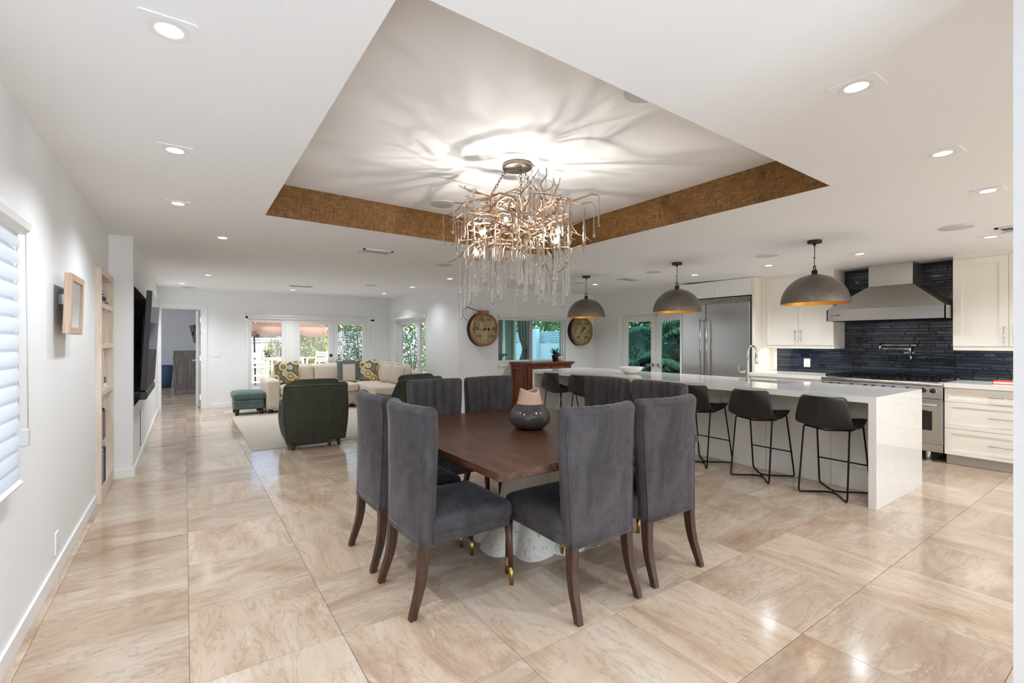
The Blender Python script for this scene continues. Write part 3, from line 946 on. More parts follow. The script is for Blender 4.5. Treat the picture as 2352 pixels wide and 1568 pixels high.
# ================================================================== dining set
TX0, TX1, TY0, TY1 = 1.21, 2.798, 1.785, 3.47
t = thing('dining_table', 'square walnut dining table on a whitewashed root-like pedestal', 'table', ((TX0 + TX1) / 2, (TY0 + TY1) / 2, 0))
hx, hy = (TX1 - TX0) / 2, (TY1 - TY0) / 2
nb = 8
for k in range(nb):
    a, b_ = -hx + 2 * hx * k / nb, -hx + 2 * hx * (k + 1) / nb
    MB().box(a + .0002, b_ - .0002, -hy, hy, .722, .76).build('plank', M['table'], t, .0005, 1)
MB().box(-hx + .05, hx - .05, -hy + .05, hy - .05, .700, .722).build('under_frame', M['leg'], t)
def root(u, v):
    a = 2 * PI * u; z = .70 * v
    base = .30 - .07 * math.sin(PI * min(1, v * 1.05)) + .16 * (1 - v) ** 3.2
    lob = 1 + (.16 * (1 - v) ** 1.2 + .05) * (abs(math.cos(4.5 * a + .6)) ** .7 - .5) + .07 * math.sin(2 * a + 1.3) + .02 * math.sin(13 * a + 5 * v)
    return (.10 + .93 * base * lob * math.cos(a), .93 * base * lob * math.sin(a) * .95, z)
MB().grid(root, 120, 16).build('pedestal', distressed(), t, merge=True)

# ---- channel back dining chair, facing local +y
def sweep_rect(path, sizes):
    m = MB(); vs = []
    for (p, (w, h)) in zip(path, sizes):
        for sx, sy in ((-1, -1), (1, -1), (1, 1), (-1, 1)):
            vs.append((p[0] + sx * w / 2, p[1] + sy * h / 2, p[2]))
    k = len(path)
    fs = [(i * 4 + j, i * 4 + (j + 1) % 4, (i + 1) * 4 + (j + 1) % 4, (i + 1) * 4 + j) for i in range(k - 1) for j in range(4)]
    fs += [(3, 2, 1, 0), tuple((k - 1) * 4 + j for j in range(4))]
    return m.add(vs, fs)

def back_shape(z0, z1, w0, w1, y0, y1, sag, thick, chan, nch, ns=61, nz=14, lean=1.15):
    """curved upholstered back: outer skin, rounded top, channelled inner skin"""
    m = MB(); cols = []
    for i in range(ns):
        s = -1 + 2 * i / (ns - 1)
        e = max(0, (abs(s) - .90) / .10); k = math.sqrt(max(0, 1 - e ** 2.2))
        groove = chan * (abs(math.sin(PI * nch * (s + 1) / 2)) ** .55)
        prof = []
        def yo(t): return y0 + (y1 - y0) * t ** lean + sag * (.14 + .86 * min(1, t * 1.25)) * s * s
        def hw(t): return w0 + (w1 - w0) * t
        for j in range(nz + 1):
            t = j / nz * (1 - .045 * 1)
            prof.append((t, yo(t) + (1 - k) * thick * .45, 0))
        th = (thick + groove - chan) * k + .004
        R = th / 2
        top = prof[-1]
        H = (z1 - z0)
        for j in range(1, 8):
            a = PI * j / 8
            prof.append((top[0], top[1] + R - R * math.cos(a), (thick * k + .004) / 2 * math.sin(a) * .75))
        for j in range(nz, -1, -1):
            t = j / nz * (1 - .045)
            prof.append((t, yo(t) + (1 - k) * thick * .45 + th, 0))
        cols.append([(s * (hw(p[0])), p[1], z0 + H * p[0] + p[2]) for p in prof])
    n = len(cols[0]); vs = [p for c in cols for p in c]
    fs = [(i * n + j, i * n + j + 1, (i + 1) * n + j + 1, (i + 1) * n + j) for i in range(ns - 1) for j in range(n - 1)]
    m.add(vs, fs, True)
    for i in (0, ns - 1):
        b = i * n; h = n // 2
        for j in range(h):
            q = (b + j, b + j + 1, b + n - 2 - j, b + n - 1 - j)
            m.f.append(q if i else q[::-1]); m.sm.append(False)
    for i in range(ns - 1):
        m.f.append((i * n, (i + 1) * n, (i + 1) * n + n - 1, i * n + n - 1)); m.sm.append(False)
    return m

def dining_chair(label):
    t = thing('dining_chair', label, 'chair', (0, 0, 0), 0, 'channel back dining chairs')
    back_shape(.345, 1.045, .228, .262, -.272, -.315, .06, .09, .028, 6).build('backrest', M['velvet'], t, fixn=True)
    def skin(s, tt):
        return (s * (.228 + .034 * tt), -.272 - .043 * tt ** 1.15 + .06 * (.14 + .86 * min(1, tt * 1.25)) * s * s + .002, .345 + .70 * tt)
    p = MB().tube([skin(-.955, .955 * j / 12) for j in range(12)] + [skin(s_ / 14, .957) for s_ in range(-13, 14)] + [skin(.955, .955 * j / 12) for j in range(11, -1, -1)], .0036, 6)
    p.build('piping', M['velvet'], t)
    MB().cushion((0, .05, .436), (.49, .50, .105), .035, (0.004, .006, .016), 12).build('seat', M['velvet'], t)
    MB().cushion((0, .045, .373), (.475, .475, .06), .012, (0, 0, 0), 8).build('seat_rail', M['velvet'], t)
    for s in (-1, 1):
        path = [(s * .20, -.236, .36), (s * .203, -.238, .29), (s * .206, -.243, .22), (s * .210, -.256, .15), (s * .214, -.275, .09), (s * .217, -.292, .04), (s * .218, -.303, 0)]
        sz = [(.050, .052), (.048, .050), (.045, .047), (.042, .044), (.039, .041), (.036, .038), (.034, .036)]
        sweep_rect(path, sz).build('leg', M['leg'], t, .003, 1, fixn=True)
        l = MB().cyl((s * .213, .283, .36), (s * .2170, .2972, .10), .023, .0145, 14).build('leg', M['leg'], t)
        MB().cyl((s * .2169, .297, .105), (s * .2185, .3025, 0), .0150, .0110, 14).build('ferrule', M['brass'], l)
    return t
CH = [(1.807, 1.95, 0, 'grey velvet dining chair at the near table edge, left of the two seen from behind'),
      (2.404, 1.965, 0, 'grey velvet dining chair at the near table edge, the right one nearest the island'),
      (1.233, 2.35, -PI / 2, 'grey velvet dining chair on the left table side, nearer the viewer'),
      (1.233, 2.926, -PI / 2, 'grey velvet dining chair on the left table side, farther and half hidden'),
      (1.80, 3.42, PI, 'dark channelled dining chair at the far table edge, beside the green armchair'),
      (2.37, 3.44, PI, 'dark channelled dining chair at the far table edge, before the wooden buffet'),
      (3.01, 2.985, PI / 2, 'channelled dining chair on the island side of the table, farther one'),
      (3.01, 2.42, PI / 2, 'channelled dining chair on the island side of the table, nearer one')]
ch0 = dining_chair(CH[0][3]); ch0.location = (CH[0][0], CH[0][1], 0)
for c in CH[1:]: dup(ch0, (c[0], c[1], 0), c[2], c[3])

# ---- vase
t = thing('vase', 'squat charcoal vase with bare clay neck and wavy rim on the dining table', 'vase', (2.03, 2.60, .76))
pr = [(.001, .0), (.080, .0), (.108, .012), (.138, .045), (.147, .078), (.141, .11), (.118, .148), (.092, .178)]
MB().lathe(pr, 40, cap=False).build('body', M['glaze'], t)
def neck(u, v):
    a = 2 * PI * u
    r = .092 - .026 * v ** .75 + .003 * v
    z = .178 + v * (.094 + .014 * math.cos(2 * a + .4))
    return (r * math.cos(a), r * math.sin(a), z)
m = MB().grid(neck, 48, 8)
def neck2(u, v):
    x, y, z = neck(u, 1 - v); k = .92
    return (x * k, y * k, z - .0 if v < .01 else z)
m.grid(neck2, 48, 8)
def lip(u, v):
    x, y, z = neck(u, 1); k = 1 - .08 * v
    return (x * k, y * k, z + .003 * math.sin(PI * v))
m.grid(lip, 48, 3)
m.build('neck', M['clay'], t, merge=True)

# ================================================================== chandelier
CX, CY, CZ = 2.105, 2.849, TZ
t = thing('chandelier', 'tangled silver bronze branch chandelier hung with clear glass drops', 'chandelier', (CX, CY, CZ))
RV = Vector((math.cos(YAW), -math.sin(YAW), 0)); FV = Vector((math.sin(YAW), math.cos(YAW), 0))
MB().lathe([(.001, -.034), (.108, -.034), (.114, -.028), (.114, -.004), (.108, 0)], 40, cap=False).build('ceiling_plate', M['canopy'], t)
rc = random.Random(5)
def cpos(r, f, z): return RV * r + FV * f + Vector((0, 0, z))
# three chains
lk = MB().tube([(0.0085 * math.cos(a), 0, .017 * math.sin(a)) for a in [2 * PI * k / 12 for k in range(13)]], .0026, 6, False).mesh('chain_link'); lk.materials.append(M['chain'])
for (a, b) in ((cpos(-.085, 0, -.035), cpos(-.26, .02, -.33)), (cpos(.02, -.04, -.04), cpos(.035, -.08, -.33)), (cpos(.06, .05, -.035), cpos(.17, .1, -.33))):
    d = b - a; L = d.length; n = int(L / .026)
    ch = MB().cyl(a + Vector((0, 0, .01)), a - Vector((0, 0, .008)), .009, n=10).build('chain', M['chain'], t)
    q = d.to_track_quat('Z', 'Y')
    for k in range(n):
        o = link('chain_link', lk, ch, a + d * ((k + .5) / n))
        o.rotation_euler = (q.to_matrix() @ RZ(PI / 2 * (k % 2) + .3)).to_euler()
cw = MB().tube([cpos(.02, -.02, -.04), cpos(.06, -.03, -.12), cpos(.0, -.03, -.2), cpos(-.03, -.02, -.26), cpos(.02, 0, -.34)], .003, 6).build('power_cord', M['brass'], t)
tips = []; sig = []
def branch(p, d, L, r, turn=.5, rise=0.0, sub=2, steps=13):
    pts = [Vector(p)]; d = Vector(d).normalized(); side = []
    for k in range(steps):
        j = Vector((rc.uniform(-1, 1), rc.uniform(-1, 1), rc.uniform(-.7, .7) + rise)) * turn
        out = Vector((pts[-1].x, pts[-1].y, 0)).length
        if out > .40: j -= Vector((pts[-1].x, pts[-1].y, 0)) * 2.4 + Vector((0, 0, .25))
        j.z -= (pts[-1].z - p[2]) * 3.0
        d = (d + j * .55).normalized()
        pts.append(pts[-1] + d * (L / steps))
        if k in (4, 7, 10) and len(side) < sub: side.append((pts[-1].copy(), d.copy()))
    m = MB().tube(pts, [r * (1 - .72 * i / steps) for i in range(steps + 1)], 7)
    for (sp, sdv) in side:
        dd = (sdv + Vector((rc.uniform(-1, 1), rc.uniform(-1, 1), rc.uniform(-.9, .6))) * .9).normalized()
        q = [sp]
        for k in range(5):
            dd = (dd + Vector((rc.uniform(-1, 1), rc.uniform(-1, 1), rc.uniform(-.6, .6))) * .3).normalized()
            q.append(q[-1] + dd * L * .09)
        m.tube(q, [r * .5 * (1 - .6 * i / 5) for i in range(6)], 6)
        tips.append(q[-1]); tips.append(q[2])
    m.build('branch', M['branch'], t)
    tips.append(pts[-1]); tips.append(pts[-3]); tips.append(pts[-5])
# ring-like loops of twigs in three tiers, then branches that leave them
for (zt, R, nn, r) in ((-.33, .38, 13, .0125), (-.45, .36, 12, .0115), (-.58, .34, 12, .0105)):
    for k in range(nn):
        a = 2 * PI * k / nn + rc.uniform(-.2, .2) + zt
        rad = Vector((math.cos(a), math.sin(a), 0)); tan = Vector((-math.sin(a), math.cos(a), 0)) * rc.choice((-1, 1))
        st = rad * R * rc.uniform(.12, .45) + Vector((0, 0, zt + rc.uniform(-.05, .05)))
        branch(st, rad * .9 + tan * rc.uniform(.2, 1.0), R * rc.uniform(1.1, 1.6), r, .75, 0, 3)
    pts = []
    for k in range(25):
        a = 2 * PI * k / 24
        rr = R * (.62 + .14 * math.sin(3 * a + zt * 9) + rc.uniform(-.03, .03))
        pts.append((rr * math.cos(a), rr * math.sin(a), zt + .03 * math.sin(4 * a) + rc.uniform(-.015, .015)))
    pts[-1] = pts[0]
    MB().tube(pts, r * .9, 7, False).build('branch', M['branch'], t)
# signature limbs: long left and right tips, raised fork, arched crown
def limb(pts, r):
    pts = [cpos(*p) for p in pts]
    MB().tube(pts, [r * (1 - .65 * i / (len(pts) - 1)) for i in range(len(pts))], 7).build('branch', M['branch'], t)
    sig.append(pts[-1]); return pts
limb([(-.12, 0, -.40), (-.26, -.02, -.37), (-.36, -.03, -.345), (-.42, -.02, -.30), (-.485, -.02, -.295)], .011)
limb([(.10, 0, -.36), (.24, -.02, -.31), (.36, -.03, -.30), (.46, -.03, -.27), (.56, -.03, -.235), (.615, -.03, -.245)], .012)
limb([(.40, -.03, -.28), (.46, -.04, -.31), (.55, -.05, -.30), (.575, -.05, -.31)], .007)
limb([(.16, -.05, -.33), (.20, -.06, -.25), (.17, -.06, -.17), (.22, -.07, -.10), (.215, -.07, -.05)], .009)
limb([(.19, -.06, -.22), (.25, -.05, -.20), (.28, -.05, -.15), (.27, -.05, -.12)], .007)
limb([(-.22, -.1, -.42), (-.16, -.14, -.33), (-.09, -.16, -.27), (-.02, -.16, -.24), (.04, -.14, -.26)], .013)
limb([(-.18, -.1, -.40), (-.15, -.16, -.33), (-.08, -.18, -.29), (.0, -.17, -.30), (.06, -.15, -.34)], .010)
limb([(.14, .0, -.52), (.28, -.05, -.50), (.40, -.06, -.48), (.50, -.06, -.44)], .008)
limb([(.0, -.05, -.46), (-.10, -.15, -.55), (-.2, -.18, -.60), (-.32, -.16, -.62)], .009)
limb([(.02, -.05, -.5), (.10, -.2, -.58), (.05, -.26, -.66), (.08, -.28, -.72)], .008)
MB().tube([cpos(0, 0, -.30), cpos(.01, .01, -.45), cpos(-.01, 0, -.62)], [.016, .015, .009], 8).build('stem', M['branch'], t)
# glass drops
def dropmesh(L, r):
    return MB().lathe([(.0012, 0), (.005, -.004), (.0075, -.012), (.0055, -.02), (.0060, -.03), (r * .60, -L * .25), (r * .78, -L * .62), (r * .97, -L * .87), (r * 1.0, -L * .94), (r * .66, -L * .985), (.0005, -L)], 10, cap=False).mesh('glass_drop')
DM = [dropmesh(L, r) for L, r in ((.24, .0112), (.27, .0118), (.30, .0122), (.26, .0105))]
for q in DM: q.materials.append(M['crystal'])
rc2 = random.Random(8)
cand = [p for p in tips if p.length > .2]
rc2.shuffle(cand)
spots = list(sig)
for p in cand:
    if all((Vector((p.x, p.y, 0)) - Vector((s.x, s.y, 0))).length > .028 or abs(p.z - s.z) > .2 for s in spots): spots.append(p)
spots = spots[:105]
for k in range(34):     # the fringe of the lowest tier
    a = 2 * PI * k / 34; R = (.17 if k % 3 == 0 else .30 if k % 3 == 1 else .38) + rc2.uniform(-.03, .03)
    spots.append(Vector((R * math.cos(a), R * math.sin(a), rc2.uniform(-.80, -.58))))
low = MB()
for p in spots:
    o = link('glass_drop', DM[rc2.randrange(4)], t, p); o.rotation_euler = (rc2.uniform(-.02, .02), rc2.uniform(-.02, .02), rc2.uniform(0, 3))
tw = MB()
for p in spots[-34:]:
    up = Vector((p.x * .75, p.y * .75, p.z + .10 + rc2.uniform(0, .08)))
    md = (p + up) / 2 + Vector((rc2.uniform(-.02, .02), rc2.uniform(-.02, .02), .02))
    MB().tube([up, md, p], [.005, .004, .002], 6).build('branch', M['branch'], t)
# bulbs
BL = []
for w in (4.2, 1.6):
    bl = bpy.data.lights.new('chandelier_bulb_%d' % (w * 10), 'POINT'); bl.energy = w; bl.color = (1.0, .93, .85); bl.shadow_soft_size = .006; BL.append(bl)
bmesh_ = MB().sphere((0, 0, 0), .015, 12, 8, (1, 1, 1.25)).mesh('bulb'); bmesh_.materials.append(M['bulb'])
sk = MB().cyl((0, 0, -.016), (0, 0, -.06), .010, .012, 10).mesh('socket'); sk.materials.append(M['branch'])
for k, (r, f, z) in enumerate(((-.09, -.16, -.46), (-.27, -.10, -.54), (-.20, .20, -.52), (.20, .20, -.50), (.31, -.04, -.52), (.27, -.18, -.62), (-.31, -.06, -.68))):
    p = cpos(r, f, z)
    s = link('socket', sk, t, p); link('bulb', bmesh_, s)
    link('bulb_light', BL[0 if k in (0, 2, 4) else 1], t, p + Vector((0, 0, .027)))

# ================================================================== island
IX0, IX1, IY0, IY1, IZ = 4.69, 5.86, 1.415, 5.93, .92
t = thing('kitchen_island', 'long white quartz waterfall island with seating overhang', 'island', (0, 0, 0))
SX0, SX1, SY0, SY1 = 5.37, 5.76, 2.42, 3.12
m = MB()
m.box(IX0, SX0, IY0, IY1, .866, IZ); m.box(SX1, IX1, IY0, IY1, .866, IZ); m.box(SX0, SX1, IY0, SY0, .866, IZ); m.box(SX0, SX1, SY1, IY1, .866, IZ)
m.build('worktop', M['quartz'], t)
for y0 in (IY0, IY1 - .054): MB().box(IX0, IX1, y0, y0 + .054, 0, .866).build('waterfall_end', M['quartz'], t)
y = IY0 + .054; seams = [y, 1.92, 2.52, 2.90, 3.42, 4.02, 4.62, 5.24, IY1 - .054]
for a, b_ in zip(seams, seams[1:]): MB().box(5.18, 5.20, a + .0015, b_ - .0015, .0, .866).build('panel', M['trim'], t, .001, 1)
MB().box(5.20, 5.82, IY0 + .054, SY0 - .02, .0, .865).box(5.20, 5.82, SY1 + .02, IY1 - .054, .0, .865).box(5.20, 5.82, SY0 - .02, SY1 + .02, 0, .60).build('carcass', M['cab'], t)
t = thing('sink', 'undermount stainless sink sunk in the island top', 'sink', (0, 0, 0))
m = MB()
m.box(SX0 - .008, SX0 + .004, SY0 - .008, SY1 + .008, .66, .866); m.box(SX1 - .004, SX1 + .008, SY0 - .008, SY1 + .008, .66, .866)
m.box(SX0, SX1, SY0 - .008, SY0 + .004, .66, .866); m.box(SX0, SX1, SY1 - .004, SY1 + .008, .66, .866); m.box(SX0, SX1, SY0, SY1, .65, .664)
m.build('basin', M['steel'], t)
MB().cyl((5.56, 2.77, .664), (5.56, 2.77, .668), .045, n=20).build('drain', M['chrome'], t)
FX, FY = 5.275, 2.765
t = thing('kitchen_faucet', 'tall chrome gooseneck faucet beside the island sink', 'faucet', (FX, FY, IZ))
MB().lathe([(.001, 0), (.030, 0), (.028, .006), (.019, .012), (.018, .16), (.0155, .165), (.0155, .27), (.011, .275)], 20, cap=False).build('body', M['chrome'], t)
pts = [(0, 0, .27), (0, 0, .32)] + [(.095 - .095 * math.cos(a), 0, .32 + .085 * math.sin(a)) for a in [PI * k / 12 for k in range(1, 13)]] + [(.19, 0, .30)]
MB().tube(pts, .0105, 12).build('spout', M['chrome'], t)
MB().lathe([(.001, .20), (.0165, .20), (.0175, .23), (.0135, .31), (.011, .315)], 16, (.19, 0, 0), cap=False).build('spray_head', M['chrome'], t)
MB().cyl((0, .02, .115), (0, .085, .115), .016, n=14).tube([(0, .085, .115), (-.005, .10, .135), (-.01, .10, .19)], .006, 8).build('lever', M['chrome'], t)
t = thing('fruit_bowl', 'wide white ceramic bowl on the island', 'bowl', (5.25, 4.40, IZ))
pr = [(.001, 0), (.07, 0), (.10, .012), (.15, .05), (.185, .088), (.188, .096), (.181, .094), (.145, .055), (.09, .02), (.001, .012)]
MB().lathe(pr, 40, cap=False, sx=1.0, sy=.92).build('shell', M['ceramic'], t)

# ---- counter stools, facing local +y
def stool(label):
    t = thing('counter_stool', label, 'stool', (0, 0, 0), 0, 'leather counter stools along the island')
    prof = [(-.30, .895, .168), (-.294, .86, .182), (-.280, .80, .194), (-.262, .735, .207), (-.242, .675, .218), (-.212, .625, .226), (-.165, .598, .231), (-.09, .592, .230), (0, .606, .226), (.08, .628, .218), (.14, .648, .207), (.165, .650, .198)]
    def sm(v):
        f = v * (len(prof) - 1); i = min(int(f), len(prof) - 2); k = f - i
        return [prof[i][q] * (1 - k) + prof[i + 1][q] * k for q in range(3)]
    def shell(u, v, off):
        y, z, w = sm(v); s = -1 + 2 * u
        cr = 1.0
        if v < .05: w *= (1 - .07 * ((.05 - v) / .05) ** 2)
        wrap = (.075 * (1 - v) ** .6 + .012) * abs(s) ** 2.2
        bk = max(0, 1 - v / .42)
        yy = y + wrap * bk + (.05 if 0 else 0)
        zz = z + .03 * (s * s) * (1 - bk)
        y2, z2, _ = sm(min(1, v + .02)); y1, z1, _ = sm(max(0, v - .02))
        ty, tz = y2 - y1, z2 - z1; L = math.hypot(ty, tz); ny, nz = -tz / L, ty / L      # towards the sitter
        return (s * w, yy + ny * off, zz + nz * off)
    m = MB()
    m.grid(lambda u, v: shell(u, v, .0), 22, 34)
    m.grid(lambda u, v: shell(1 - u, v, .022 * (min(1, 6 * min(u, 1 - u, v * 1.5, (1 - v) * 1.5) + .25))), 22, 34)
    # rim
    ring = [(0, k / 34) for k in range(34)] + [(k / 22, 1) for k in range(22)] + [(1, 1 - k / 34) for k in range(34)] + [(1 - k / 22, 0) for k in range(22)]
    a = [shell(u, v, 0) for u, v in ring]; b = [shell(u, v, .022 * .25) for u, v in ring]
    nr = len(ring)
    m.add(a + b, [(i, (i + 1) % nr, nr + (i + 1) % nr, nr + i) for i in range(nr)], True)
    m.build('seat_shell', M['leather'], t, merge=True, fixn=True)
    MB().tube([shell(.5, v / 30, -.002) for v in range(1, 16)], .0018, 5).build('seam', M['stitch'], t)
    for sx in (-1, 1):
        MB().tube([(sx * .172, -.150, .606), (sx * .178, -.160, .598), (sx * .179, -.168, .55), (sx * .188, -.238, .03), (sx * .18, -.235, .009), (sx * .05, -.06, .009)], .0075, 8).build('leg', M['blackm'], t)
        MB().tube([(sx * .176, .104, .650), (sx * .182, .116, .640), (sx * .184, .128, .59), (sx * .205, .235, .03), (sx * .198, .236, .009), (sx * .05, .06, .009)], .0075, 8).build('leg', M['blackm'], t)
    MB().tube([(-.05, -.06, .009), (0, -.035, .009), (.05, -.06, .009)], .0075, 8).tube([(-.05, .06, .009), (0, .035, .009), (.05, .06, .009)], .0075, 8).tube([(0, -.035, .009), (0, .035, .009)], .0075, 8).build('base_bar', M['blackm'], t)
    MB().tube([(-.204, .19, .26), (.204, .19, .26)], .0065, 8).build('footrest', M['blackm'], t)
    MB().tube([(-.177, .108, .648), (-.176, -.06, .604), (-.173, -.152, .606), (0, -.150, .584), (.173, -.152, .606), (.176, -.06, .604), (.177, .108, .648)], .007, 8).build('seat_rail', M['blackm'], t)
    return t
SL = ['black leather counter stool nearest the waterfall end of the island', 'second black leather counter stool from the near island end', 'third black leather counter stool, half behind the nearest right dining chair', 'fourth counter stool from the near island end, mostly hidden by dining chairs', 'fifth counter stool from the near island end, hidden behind a dining chair', 'sixth counter stool, second from the buffet', 'last counter stool at the buffet end of the island']
st0 = None
for k, yy in enumerate((1.795, 2.43, 3.07, 3.69, 4.27, 4.86, 5.47)):
    if st0 is None:
        st0 = stool(SL[0]); st0.location = (4.905, yy, 0); st0.rotation_euler = (0, 0, -PI / 2)
    else: dup(st0, (4.905, yy, 0), -PI / 2, SL[k])

# ---- dome pendants
def pendant(y, label):
    zc = ceil_z(5.33, y)
    t = thing('pendant_lamp', label, 'pendant lamp', (5.33, y, zc), 0, 'hammered dome pendants over the island')
    MB().lathe([(.001, -.03), (.06, -.03), (.062, -.026), (.062, 0)], 28, cap=False).build('ceiling_rose', M['bronze'], t)
    r0 = 1.762 - zc; R = .298
    MB().cyl((0, 0, -.03), (0, 0, -.055), .011, n=12).build('cord_grip', M['bronze'], t)
    top = r0 + R
    MB().tube([(0, 0, -.05), (.006, .0, -.12), (-.006, 0, -.19), (.0, 0, top + .09)], .0035, 7).tube([(0, 0, -.17), (0, 0, -.18)], .008, 8).build('cord', M['black'], t)
    MB().tube([(.024 * math.sin(a), 0, top + .064 + .024 * math.cos(a)) for a in [2 * PI * k / 20 for k in range(21)]], .0055, 8, False).build('ring', M['bronze'], t)
    MB().lathe([(.001, top + .04), (.026, top + .04), (.027, top + .0), (.03, top - .008)], 18, cap=False).build('cap', M['bronze'], t)
    o = [(max(.0005, R * math.sin(PI / 2 * k / 22)), r0 + R * math.cos(PI / 2 * k / 22)) for k in range(23)]
    i = [(max(.0005, (R - .004) * math.sin(PI / 2 * k / 22)), r0 + (R - .004) * math.cos(PI / 2 * k / 22)) for k in range(22, -1, -1)]
    sh = MB().lathe(o, 64, cap=False).build('shade', M['hammer'], t)
    MB().lathe(i, 64, cap=False).build('gilt_lining', M['gold'], sh)
    MB().cyl((0, 0, top - .01), (0, 0, top - .09), .018, n=14).build('lamp_holder', M['bronze'], t)
    MB().sphere((0, 0, top - .12), .035, 14, 10).build('bulb', M['pbulb'], t)
    L = bpy.data.lights.get('pendant_bulb') or bpy.data.lights.new('pendant_bulb', 'POINT')
    L.energy = 7.0; L.color = (1, .85, .64); L.shadow_soft_size = .037
    link('bulb_light', L, t, (0, 0, top - .12))
M['pbulb'] = emit('pendant_glow', (1, .85, .62), 8.0)
pendant(2.117, 'hammered dome pendant over the near island end, largest of three')
pendant(3.71, 'hammered dome pendant over the island middle, before the refrigerator')
pendant(5.36, 'hammered dome pendant over the far island end, beside the right gauge')
# ================================================================== kitchen wall
def shaker(parent, axis_x, y0, y1, z0, z1, name, rail=.06, mat=None):
    """shaker front in the plane x = axis_x, facing -x"""
    mat = mat or M['cab']
    m = MB(); x = axis_x
    m.box(x - .010, x, y0, y1, z0, z1)
    m.box(x - .020, x - .010, y0, y0 + rail, z0, z1); m.box(x - .020, x - .010, y1 - rail, y1, z0, z1)
    m.box(x - .020, x - .010, y0 + rail, y1 - rail, z1 - rail, z1); m.box(x - .020, x - .010, y0 + rail, y1 - rail, z0, z0 + rail)
    r2 = rail + .012
    m.box(x - .014, x - .010, y0 + rail, y1 - rail, z0 + rail, z0 + r2); m.box(x - .014, x - .010, y0 + rail, y1 - rail, z1 - r2, z1 - rail)
    m.box(x - .014, x - .010, y0 + rail, y0 + r2, z0 + r2, z1 - r2); m.box(x - .014, x - .010, y1 - r2, y1 - rail, z0 + r2, z1 - r2)
    return m.build(name, mat, parent)
def pull(parent, x, a, b):
    """bar pull between two points on the front plane"""
    a = Vector(a); b = Vector(b); o = Vector((-.032, 0, 0)); d = (b - a).normalized()
    MB().cyl(a - d * .012 + o, b + d * .012 + o, .0055, n=10).cyl(a, a + o, .005, n=8).cyl(b, b + o, .005, n=8).build('handle', M['chrome'], parent)

# ---- tiled backsplash on the kitchen wall: linear navy glass tiles
bs = MB(); bs.box(XK - .004, XK, .30, 3.634, .90, 2.40)
spl = struct('trim_5', bs, M['tgrout'], 'navy glass tile backsplash behind the range and counters')
rt = random.Random(21)
tiles = []
z = .918; row = 0
while z < 2.375:
    h = (.047, .027, .047, .036)[row % 4]
    y = .30 - rt.uniform(0, .2)
    while y < 3.63:
        L = rt.choice((.095, .125, .155, .20, .25, .30))
        tiles.append((max(y, .30), min(y + L, 3.632), z, min(z + h, 2.385))); y += L
    z += h; row += 1
def tvis(q):
    yc = (q[0] + q[1]) / 2; zc = (q[2] + q[3]) / 2
    if yc < .98: return False
    if yc > 2.735 or yc < 1.51: return zc < 1.30
    if zc > 1.62 and zc < 1.82: return False
    if 1.9 < yc < 2.32 and zc > 1.62: return False
    if zc >= 1.82 and abs(yc - 2.1) < .22 + (2.09 - zc) * 1.2: return False
    return True
tiles = [q for q in tiles if q[1] - q[0] > .012]
vis = sorted([q for q in tiles if tvis(q)], key=lambda q: -(q[1] - q[0]) * (q[3] - q[2]) * (1.5 if q[2] < 1.62 else 1))[:300]
visset = set(vis); rest = MB()
tcache = {}
def tmesh(L, h):
    k = (round(L, 3), round(h, 3))
    if k not in tcache:
        tcache[k] = MB().box(-.016, 0, -L / 2, L / 2, -h / 2, h / 2).mesh('glass_tile', .0016, 1); tcache[k].materials.append(M['btile'])
    return tcache[k]
for q in tiles:
    dep = rt.choice((.006, .009, .012, .016))
    if q in visset:
        link('glass_tile', tmesh(q[1] - q[0] - .0045, q[3] - q[2] - .0045), spl, (XK - dep + .016, (q[0] + q[1]) / 2, (q[2] + q[3]) / 2), (0, rt.uniform(-.012, .012), rt.uniform(-.012, .012)))
    else: rest.box(XK - dep, XK, q[0] + .0017, q[1] - .0017, q[2] + .0017, q[3] - .0017)
tag(rest.build('tile_field', M['btile'], spl), kind='stuff')

# ---- refrigerator and its white housing
t = thing('refrigerator_housing', 'white built-in panels framing the steel refrigerator', 'cabinet', (0, 0, 0))
cz = 2.368
MB().box(7.255, XK, 3.69, 3.737, 0, cz).build('side_panel', M['cab'], t, .002)
MB().box(7.255, XK, 4.952, 4.99, 0, cz).build('side_panel', M['trim'], t, .002)
MB().box(7.28, XK, 3.737, 4.952, 2.10, cz).build('top_box', M['trim'], t)
for a, b_ in ((3.742, 4.34), (4.345, 4.948)): MB().box(7.26, 7.28, a, b_, 2.105, cz - .012).build('top_door', M['trim'], t, .002)
MB().box(7.252, 7.262, 3.70, 4.98, cz - .012, cz - .002).build('scribe_trim', M['trim'], t)
t = thing('refrigerator', 'large stainless steel side by side refrigerator', 'refrigerator', (0, 0, 0))
MB().box(7.30, 7.79, 3.745, 4.945, .02, 2.085).build('carcass', M['steel'], t)
MB().box(7.262, 7.30, 3.742, 3.757, .02, 2.09).box(7.262, 7.30, 4.936, 4.948, .02, 2.09).build('trim_frame', plain('dark_steel', lin(120, 120, 120), .3, 1.), t)
for a, b_ in ((3.762, 4.484), (4.492, 4.934)):
    d = MB().box(7.235, 7.30, a, b_, .10, 1.995).build('door', M['steelv'], t, .006)
    yy = b_ - .045 if a < 4 else a + .06
    MB().cyl((7.175, yy, .80), (7.175, yy, 1.75), .014, n=14).cyl((7.235, yy, .83), (7.175, yy, .83), .010, n=10).cyl((7.235, yy, 1.72), (7.175, yy, 1.72), .010, n=10).build('handle', M['steel'], d)
g = MB().box(7.285, 7.30, 3.762, 4.934, 2.0, 2.085).build('grille_back', M['black'], t)
for k in range(4): MB().box(7.255, 7.285, 3.762, 4.934, 2.004 + .0215 * k, 2.015 + .0215 * k).build('grille_bar', M['chrome'], t)

